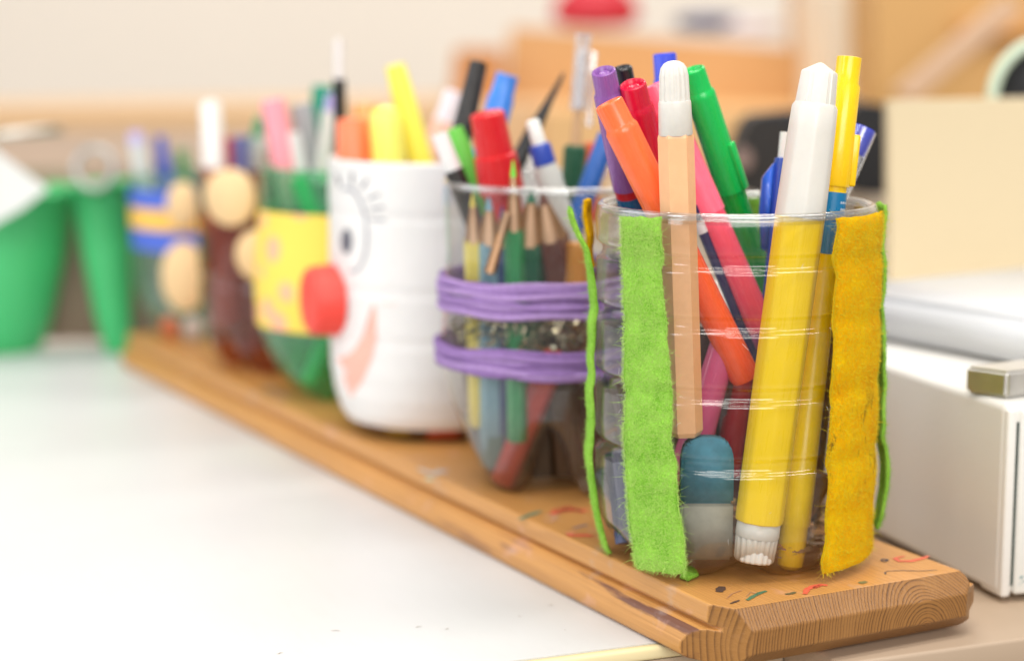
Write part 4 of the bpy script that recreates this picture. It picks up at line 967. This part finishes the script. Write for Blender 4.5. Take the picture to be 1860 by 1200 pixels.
for k in range(800):
    a = R(random.uniform(180, 345)); rr = random.uniform(.034, .041); p = Vector((c2.cx + rr * math.cos(a), c2.cy + rr * math.sin(a), random.uniform(.0545, .0672)))
    d1 = Vector([random.gauss(0, 1) for _ in range(3)]).normalized() * random.uniform(.0008, .0022); d2 = d1.cross(Vector([random.gauss(0, 1) for _ in range(3)])).normalized() * random.uniform(.0004, .0012)
    q = [bm.verts.new(p + d1), bm.verts.new(p + d2), bm.verts.new(p - d1), bm.verts.new(p - d2)]; bm.faces.new(q)
o = mesh_obj('glitter_flakes', bm, flat((0.46, 0.40, 0.27), .22, metal=.8, var=.7, scale=300, name='tinsel'), smooth=False); stuff(o)
tag(o, 'silvery brown glitter flakes stuck inside the cup between the yarn bands', 'tinsel')

# --- cup 3
def blob(name, lab, cat, top, bot, secs, g):  # quick capped pen of plain sections (background blur)
    return pen(name, lab, cat, top, bot, [(nm, plastic(c_, .35, .15), pr) for nm, c_, pr in secs], g)
blob('marker', 'orange marker cap at the left of the white face cup', 'marker', (640, 214, .79), (644, 380, .79), [('cap', (0.93, 0.22, 0.09), [(0, 0), (-.4, 5.5), (-2, 6.6), (-30, 7.0)])], G3)
blob('marker', 'pale orange marker behind the orange cap in the face cup', 'marker', (665, 186, .82), (672, 380, .82), [('cap', (0.95, 0.38, 0.12), [(0, 0), (-.4, 5.0), (-2, 5.6), (-30, 6.0)])], G3)
blob('highlighter', 'short rounded pale yellow highlighter in the face cup', 'highlighter', (699, 192, .785), (712, 380, .785), [('cap', (0.93, 0.88, 0.16), [(0, 0), (-1, 4.0), (-3, 5.6), (-8, 6.6), (-34, 7.0)])], G3)
blob('highlighter', 'tall yellow highlighter leaning left in the face cup', 'highlighter', (717, 117, .80), (778, 350, .80), [('cap', (0.93, 0.84, 0.10), [(0, 0), (-.3, 4.0), (-10, 4.6), (-50, 5.6)])], G3)
blob('marker', 'translucent pinkish white pen leaning right in the face cup', 'marker', (826, 165, .83), (768, 330, .83), [('cap', (0.80, 0.74, 0.82), [(0, 0), (-.5, 4.0), (-14, 4.6)]), ('barrel', (0.95, 0.55, 0.45), [(-13.8, 0), (-13.8, 4.8), (-40, 4.8)])], G3)
blob('ballpoint_pen', 'thin black pen with a white tip standing tall in the face cup', 'pen', (615, 70, .82), (620, 380, .82), [('white_tip', (0.75, 0.72, 0.72), [(0, 0), (-.5, 1.8), (-17.5, 2.0)]), ('barrel', (0.012, 0.012, 0.012), [(-17, 0), (-17, 2.7), (-60, 2.9)])], G3)
blob('marker', 'white and violet pen between the grey and black pens', 'pen', (604, 170, .86), (580, 360, .86), [('cap', (0.45, 0.38, 0.72), [(0, 0), (-.5, 2.6), (-8, 3.0)]), ('barrel', (0.75, 0.73, 0.68), [(-7.8, 0), (-7.8, 3.4), (-40, 3.6)])], G4)
blob('marker', 'dark green marker at the back right of the green cup', 'marker', (586, 154, .885), (578, 340, .885), [('cap', (0.0, 0.27, 0.16), [(0, 0), (-.4, 4.4), (-3, 4.9), (-40, 4.9)])], G4)
blob('felt_tip_pen', 'pink felt-tip pen leaning left in the green cup', 'felt-tip pen', (494, 180, .86), (540, 420, .86), [('cap', (0.93, 0.32, 0.38), [(0, 0), (-.4, 5.0), (-3, 5.6), (-50, 5.6)])], G4)
blob('felt_tip_pen', 'grey felt-tip pen right of the pink one in the green cup', 'felt-tip pen', (546, 188, .87), (590, 440, .87), [('cap', (0.36, 0.37, 0.38), [(0, 0), (-.4, 4.6), (-3, 5.2), (-50, 5.2)])], G4)
blob('felt_tip_pen', 'white pen low between the pink and grey pens', 'pen', (530, 240, .86), (565, 420, .86), [('cap', (0.72, 0.71, 0.70), [(0, 0), (-.4, 3.6), (-40, 4.0)])], G4)
blob('pencil', 'green pencil slanting inside the green cup', 'pencil', (540, 320, .85), (600, 480, .85), [('shaft', (0.05, 0.55, 0.2), [(0, 0), (-.4, 4.0), (-40, 4.0)])], G4)
blob('pencil', 'emerald stub slanting low in the green cup', 'pencil', (600, 600, .852), (556, 712, .852), [('shaft', (0.02, 0.55, 0.22), [(0, 0), (-.4, 4.0), (-26, 4.0)])], G4)
blob('felt_tip_pen', 'white pen standing tall in the brown cup', 'pen', (382, 182, .93), (396, 420, .93), [('cap', (0.84, 0.81, 0.78), [(0, 0), (-1, 3.8), (-3, 5.0), (-50, 5.6)])], G5)
blob('felt_tip_pen', 'red pen low beside the white pen in the brown cup', 'pen', (412, 248, .94), (416, 420, .94), [('cap', (0.60, 0.08, 0.08), [(0, 0), (-.5, 3.0), (-40, 3.2)])], G5)
blob('felt_tip_pen', 'dull violet blue marker in the brown cup', 'marker', (438, 246, .94), (440, 420, .94), [('cap', (0.16, 0.17, 0.38), [(0, 0), (-.5, 4.4), (-40, 4.8)])], G5)
blob('felt_tip_pen', 'green pen leaning right in the brown cup', 'pen', (476, 212, .95), (436, 350, .95), [('cap', (0.03, 0.33, 0.16), [(0, 0), (-.5, 2.8), (-30, 3.0)])], G5)
blob('felt_tip_pen', 'pale grey green pen leaning right in the brown cup', 'pen', (478, 250, .95), (446, 350, .95), [('cap', (0.60, 0.62, 0.56), [(0, 0), (-.5, 4.8), (-30, 5.0)])], G5)
blob('felt_tip_pen', 'blue pen standing in the far cup', 'pen', (290, 246, 1.05), (312, 400, 1.05), [('cap', (0.04, 0.09, 0.48), [(0, 0), (-.8, 2.6), (-18, 4.2), (-40, 5.0)])], G6)
blob('felt_tip_pen', 'lavender topped white pen at the left of the far cup', 'pen', (245, 238, 1.04), (272, 400, 1.04), [('cap', (0.50, 0.45, 0.80), [(0, 0), (-.5, 3.6), (-7, 4.0)]), ('barrel', (0.62, 0.64, 0.62), [(-6.8, 0), (-6.8, 4.6), (-50, 4.8)])], G6)
blob('felt_tip_pen', 'dull green pen at the right of the far cup', 'pen', (330, 270, 1.06), (340, 400, 1.06), [('cap', (0.12, 0.32, 0.12), [(0, 0), (-.5, 3.6), (-40, 4.0)])], G6)
blob('felt_tip_pen', 'tall dark maroon marker inside the brown cup', 'marker', (408, 330, .93), (412, 610, .93), [('barrel', (0.34, 0.10, 0.05), [(0, 0), (-.5, 7), (-70, 7)])], G5)
blob('felt_tip_pen', 'dark marker inside the right half of the brown cup', 'marker', (470, 330, .95), (462, 600, .95), [('barrel', (0.20, 0.05, 0.03), [(0, 0), (-.5, 8), (-70, 8)])], G5)
for o in list(C.objects):
    if 'L' in o.keys(): del o['L']

# ------------------------------------------------------------------ green tubs at the far left
def tub(lab, pxc, D, rt, rb_, z0, z1, mat, sx=1.0, tilt=0.0):
    p = at(pxc, 600, D); t = thing('plastic_tub', lab, 'tub', Matrix.Translation((p.x, p.y, z0)) @ Matrix.Rotation(R(tilt), 4, 'Y'), 'green plastic tubs')
    h = z1 - z0
    pr = [(0, 0.0), (rb_ * .9, 0.0), (rb_, .003), (rb_ + (rt - rb_) * .35, h * .22), (rb_ + (rt - rb_) * .75, h * .6), (rt, h - .003), (rt + .003, h - .003), (rt + .0035, h), (rt - .002, h), (rt - .004, h * .9), (rb_ + (rt - rb_) * .7 - .002, h * .6), (rb_ - .004, .006), (0, .006)]
    bm = lathe_bm(pr, 64)
    for v in bm.verts: v.co.x *= sx
    mesh_obj('tub_shell', bm, mat, t); return t
GT = plastic((0.06, 0.50, 0.17), .4, .3, grime=.02)
tb = tub('large green tub with white paper in it, cut by the left edge', -8, 1.10, .041, .026, TZ, .078, GT, tilt=5)
o = mesh_obj('paper_sheet', prism_bm([at(-40, 250, 1.020), at(88, 343, 1.020), at(40, 380, 1.020), at(-40, 425, 1.020)], [at(-40, 250, 1.0215), at(88, 343, 1.0215), at(40, 380, 1.0215), at(-40, 425, 1.0215)]), flat((0.68, 0.70, 0.68), .8, name='paper'), smooth=False)
tag(o, 'white folded paper standing in the large green tub', 'paper')
tb2 = tub('narrow green tub between the large tub and the far cup', 212, 1.09, .0165, .0075, TZ, .080, GT, tilt=-4)
# shiny ring and scissors on the narrow tub, steel rod on the large one
rg = at(172, 306, 1.055)
o = mesh_obj('metal_ring', tube_bm([(rg.x + .0105 * math.cos(a), rg.y + .003 * math.sin(a), rg.z + .0105 * math.sin(a)) for a in [2 * math.pi * k / 40 for k in range(40)]], 0.0020, 12, True), M['metal']); o.data.materials[0] = flat((0.45, 0.44, 0.43), .45, metal=1.0, var=.3, name='dull_steel'); tag(o, 'shiny steel ring hooked on the narrow green tub', 'ring')
o = mesh_obj('steel_rod', tube_bm([at(-60, 250, 1.04), at(40, 241, 1.05), at(110, 235, 1.06)], .0022, 12), M['metal']); tag(o, 'steel rod lying over the large green tub', 'rod')
o = mesh_obj('cardboard_box', box_bm(-.62, -.10, 1.135, 1.5, TZ, zpx(300, 1.135), .002), flat((0.36, 0.26, 0.19), .7, var=.1, scale=20, name='cardboard')); tag(o, 'brown cardboard box in shade behind the green tubs', 'box')

# ------------------------------------------------------------------ background furniture (all far out of focus)
def slab(name, lab, cat, pts, D, depth, mat, Ds=None):
    """solid whose front outline is seen at pts; its back is depth metres further, straight behind"""
    fr = [at(x, y, (Ds[i] if Ds else D)) for i, (x, y) in enumerate(pts)]
    o = mesh_obj(name, prism_bm(fr, [p + Vector((0, depth, 0)) for p in fr]), mat, smooth=False); tag(o, lab, cat); return o
slab('wooden_shelf', 'long pale wooden shelf board along the wall on the left', 'shelf', [(-300, 208), (1020, 190), (1020, 560), (-300, 560)], 1.75, .3, M['cab3'])
slab('wooden_box', 'wide orange wooden box on the shelf behind the pens', 'box', [(928, 50), (1500, 92), (1520, 215), (912, 215)], 1.9, .3, M['cab'])
slab('wooden_box', 'small dark wooden box left of the wide orange one', 'box', [(826, 92), (915, 94), (912, 200), (816, 200)], 1.86, .25, M['cab2'])
slab('wooden_cupboard', 'tan wooden ledge under the orange box', 'shelf', [(985, 202), (1640, 205), (1640, 430), (985, 430)], 1.70, .3, flat((0.74, 0.46, 0.20), .5, name='tan_wood'))
bm = lathe_bm([(0, 0), (.045, .002), (.06, .012), (.055, .03), (.03, .05), (0, .06)], 24)
o = mesh_obj('red_bag', bm, flat((0.55, 0.02, 0.04), .5, name='red_cloth')); p = at(1082, 52, 1.98); o.location = p; o.scale = (.75, .6, .9); tag(o, 'red cloth bag lying on top of the orange wooden box', 'bag')
bm = lathe_bm([(0, 0), (.03, .002), (.04, .012), (.03, .02), (0, .024)], 24)
o = mesh_obj('toy_car', bm, flat((0.05, 0.06, 0.16), .4, name='navy')); o.location = at(1285, 58, 1.98); o.scale = (.9, .5, .8); tag(o, 'small navy blue bundle on top of the orange wooden box', 'bundle')
bm = lathe_bm([(0, 0), (.03, .002), (.035, .012), (.03, .02), (0, .024)], 24)
o = mesh_obj('cloth_bundle', bm, flat((0.65, 0.60, 0.68), .6, name='pale_cloth')); o.location = at(1350, 62, 1.98); o.scale = (1.1, .5, .6); tag(o, 'pale grey bundle beside the navy one on the box', 'bundle')
slab('cupboard', 'tall orange wooden cupboard at the right', 'cupboard', [(1590, -60), (2100, -60), (2100, 560), (1590, 560)], 1.6, .5, flat((0.62, 0.355, 0.12), .5, var=.08, scale=5, name='cupboard_wood'))
slab('cupboard_rail', 'darker horizontal rail across the orange cupboard door', 'rail', [(1740, 42), (2100, 38), (2100, 62), (1740, 64)], 1.585, .014, flat((0.68, 0.33, 0.10), .5, name='rail_wood'))
slab('wooden_pole', 'greyish pole slanting in front of the orange cupboard', 'pole', [(1630, 165), (1660, 185), (1860, 15), (1830, -5)], 1.5, .02, flat((0.62, 0.42, 0.28), .6, name='grey_wood'))
slab('door_post', 'cream painted post left of the orange cupboard', 'post', [(1508, -60), (1586, -60), (1586, 460), (1508, 460)], 1.72, .2, flat((0.84, 0.77, 0.64), .7, name='cream_paint'))
BK = flat((0.006, 0.006, 0.008), .7, name='black_plastic')
def rounded(name, lab, cat, cx_, cy_, rx, ry, D, th, mat, rot=0, n=28, pw=.6):
    pts = []
    for k in range(n):
        t_ = 2 * math.pi * k / n; x = rx * math.copysign(abs(math.cos(t_)) ** pw, math.cos(t_)); y = ry * math.copysign(abs(math.sin(t_)) ** pw, math.sin(t_))
        pts.append(at(cx_ + x * math.cos(rot) - y * math.sin(rot), cy_ + x * math.sin(rot) + y * math.cos(rot), D))
    bm = prism_bm(pts, [p + Vector((0, th, 0)) for p in pts]); bmesh.ops.bevel(bm, geom=[e for e in bm.edges if len(e.link_faces) == 2 and any(len(f.verts) > 4 for f in e.link_faces)], offset=.0015, segments=2, affect='EDGES')
    o = mesh_obj(name, bm, mat, smooth=False); tag(o, lab, cat); return o
rounded('tape_dispenser', 'dark tape dispenser standing behind the felt-striped cup', 'dispenser', 1388, 285, 46, 72, 1.02, .05, flat((0.014, 0.011, 0.010), .7, name='dark_plastic'), R(18))
rounded('tape_roll', 'dull brown roll inside the dark tape dispenser', 'roll', 1352, 290, 17, 22, 1.01, .008, flat((0.20, 0.13, 0.11), .5, name='brown_core'), pw=1)
rounded('black_case', 'black case behind the yellow pen and beige panel', 'case', 1585, 272, 46, 82, 1.05, .06, BK, R(4), pw=.5)
slab('black_strap', 'black strap joining the dispenser and the case', 'strap', [(1370, 210), (1600, 190), (1600, 250), (1400, 260)], 1.06, .03, flat((0.015, 0.015, 0.02), .7, name='black_strap'))
slab('desk_organiser', 'pale cream box standing low behind the clear cup', 'box', [(1120, 345), (1640, 345), (1640, 640), (1120, 640)], 1.12, .1, flat((0.62, 0.54, 0.44), .7, name='cream_card'))
# right-hand items, fairly close
slab('beige_panel', 'smooth beige panel standing upright behind the white metal box', 'panel', [(1615, 184), (1900, 178), (1900, 530), (1617, 515)], .88, .012, flat((0.62, 0.51, 0.33), .6, var=.03, scale=10, name='beige_board'))
# round clock-like ring above the panel
cc = at(1905, 178, .93)
for nm, lab, r0, r1, col in (('mirror_frame', '', .0, .0, 0),):
    t = thing('round_magnifier', 'black disc with a pale green rim above the beige panel', 'disc', Matrix.Translation(cc) @ Matrix.Rotation(R(90), 4, 'X'))
    mesh_obj('rim', lathe_bm([(.0258, 0), (.0300, 0), (.0305, .002), (.0300, .006), (.0258, .006), (.0258, 0)], 64), flat((0.60, 0.72, 0.56), .4, name='pale_green'), t)
    mesh_obj('disc', lathe_bm([(0, .001), (.0258, .001), (.0258, .003), (0, .003)], 48), BK, t)

# white metal box standing at the table edge
bc = onz(1810, 1087, TZ); bl_ = onz(1590, 975, TZ)
bu = (bl_ - bc); bu.z = 0; bu.normalize(); bv = Vector((bu.y, -bu.x, 0))
if bv.x < 0: bv = -bv
BXM = Matrix(((bu.x, bv.x, 0, bc.x), (bu.y, bv.y, 0, bc.y), (0, 0, 1, TZ), (0, 0, 0, 1)))
bx = thing('metal_box', 'white enamelled sheet metal box at the table edge beside the board', 'box', BXM)
HB = at(1812, 735, bc.y).z - TZ
o = mesh_obj('side_panel', box_bm(0, .30, 0.0006, .25, 0.001, HB, .0026, 4), M['whitebox'], bx)
mesh_obj('side_flange', box_bm(-.0012, .012, .0010, .0046, 0.0005, HB - .0016, .0011, 3), M['whitebox'], bx)
mesh_obj('seam_gap', box_bm(-.0004, .004, .0044, .0056, .004, HB - .006, 0), flat((0.03, 0.05, 0.04), .8, name='seam_dark'), bx, smooth=False)
mesh_obj('front_panel', box_bm(-.0016, .010, .0056, .245, 0.001, HB - .0014, .0014, 3), flat((0.76, 0.76, 0.72), .4, var=.03, scale=30, name='white_front', bmp=.3), bx)
fl = flat((0.05, 0.22, 0.26), .6, name='teal_flecks')
for k in range(14):
    y, z = .0072 + random.random() ** 1.5 * .006, .0045 + random.uniform(0, .0028); s = random.uniform(.00015, .0004)
    mesh_obj('paint_fleck', lathe_bm([(0, 0), (s, 0), (s * .8, .00008), (0, .0001)], 6), fl, bx).matrix_local = Matrix.Translation((-.00165, y, z)) @ Matrix.Rotation(R(-90), 4, 'Y')
# tray block on top of the box and steel bar
zt = TZ + HB + .0003
w0, w1 = onz(1560, 612, zt + .0005), onz(1766, 651, zt + .0005); wd_ = (w1 - w0).normalized(); w2 = w1 + wd_ * .12; w0 = w0 - wd_ * .02
wn_ = Vector((-wd_.y, wd_.x, 0))
if wn_.y < 0: wn_ = -wn_
bm = bmesh.new(); base = [w0, w2, w2 + wn_ * .12, w0 + wn_ * .12]
bm = prism_bm(base, [p + Vector((0, 0, .0165)) for p in base]); bmesh.ops.bevel(bm, geom=bm.edges[:], offset=.003, segments=4, affect='EDGES')
o = mesh_obj('lid_cover', bm, M['whitebox2']); o.location.z = .0012; tag(o, 'white rounded metal lid lying at the back of the metal box', 'lid')
b0 = onz(1828, 724, zt); b1 = onz(1751, 712, zt); b2 = onz(1900, 714, zt)
e1 = b1 - b0; e2 = (b2 - b0)
base = [b0, b1, b1 + e2 * 1.4, b0 + e2 * 1.4]
bm = prism_bm(base, [p + Vector((0, 0, .0088)) for p in base]); bmesh.ops.bevel(bm, geom=bm.edges[:], offset=.0011, segments=3, affect='EDGES')
o = mesh_obj('steel_bar', bm, flat((0.72, 0.70, 0.66), .34, metal=1.0, var=.15, scale=200, name='steel_bar', bmp=.2), smooth=False); tag(o, 'brushed steel bar handle on the front of the white metal box', 'handle')
print('script done', len(C.objects))
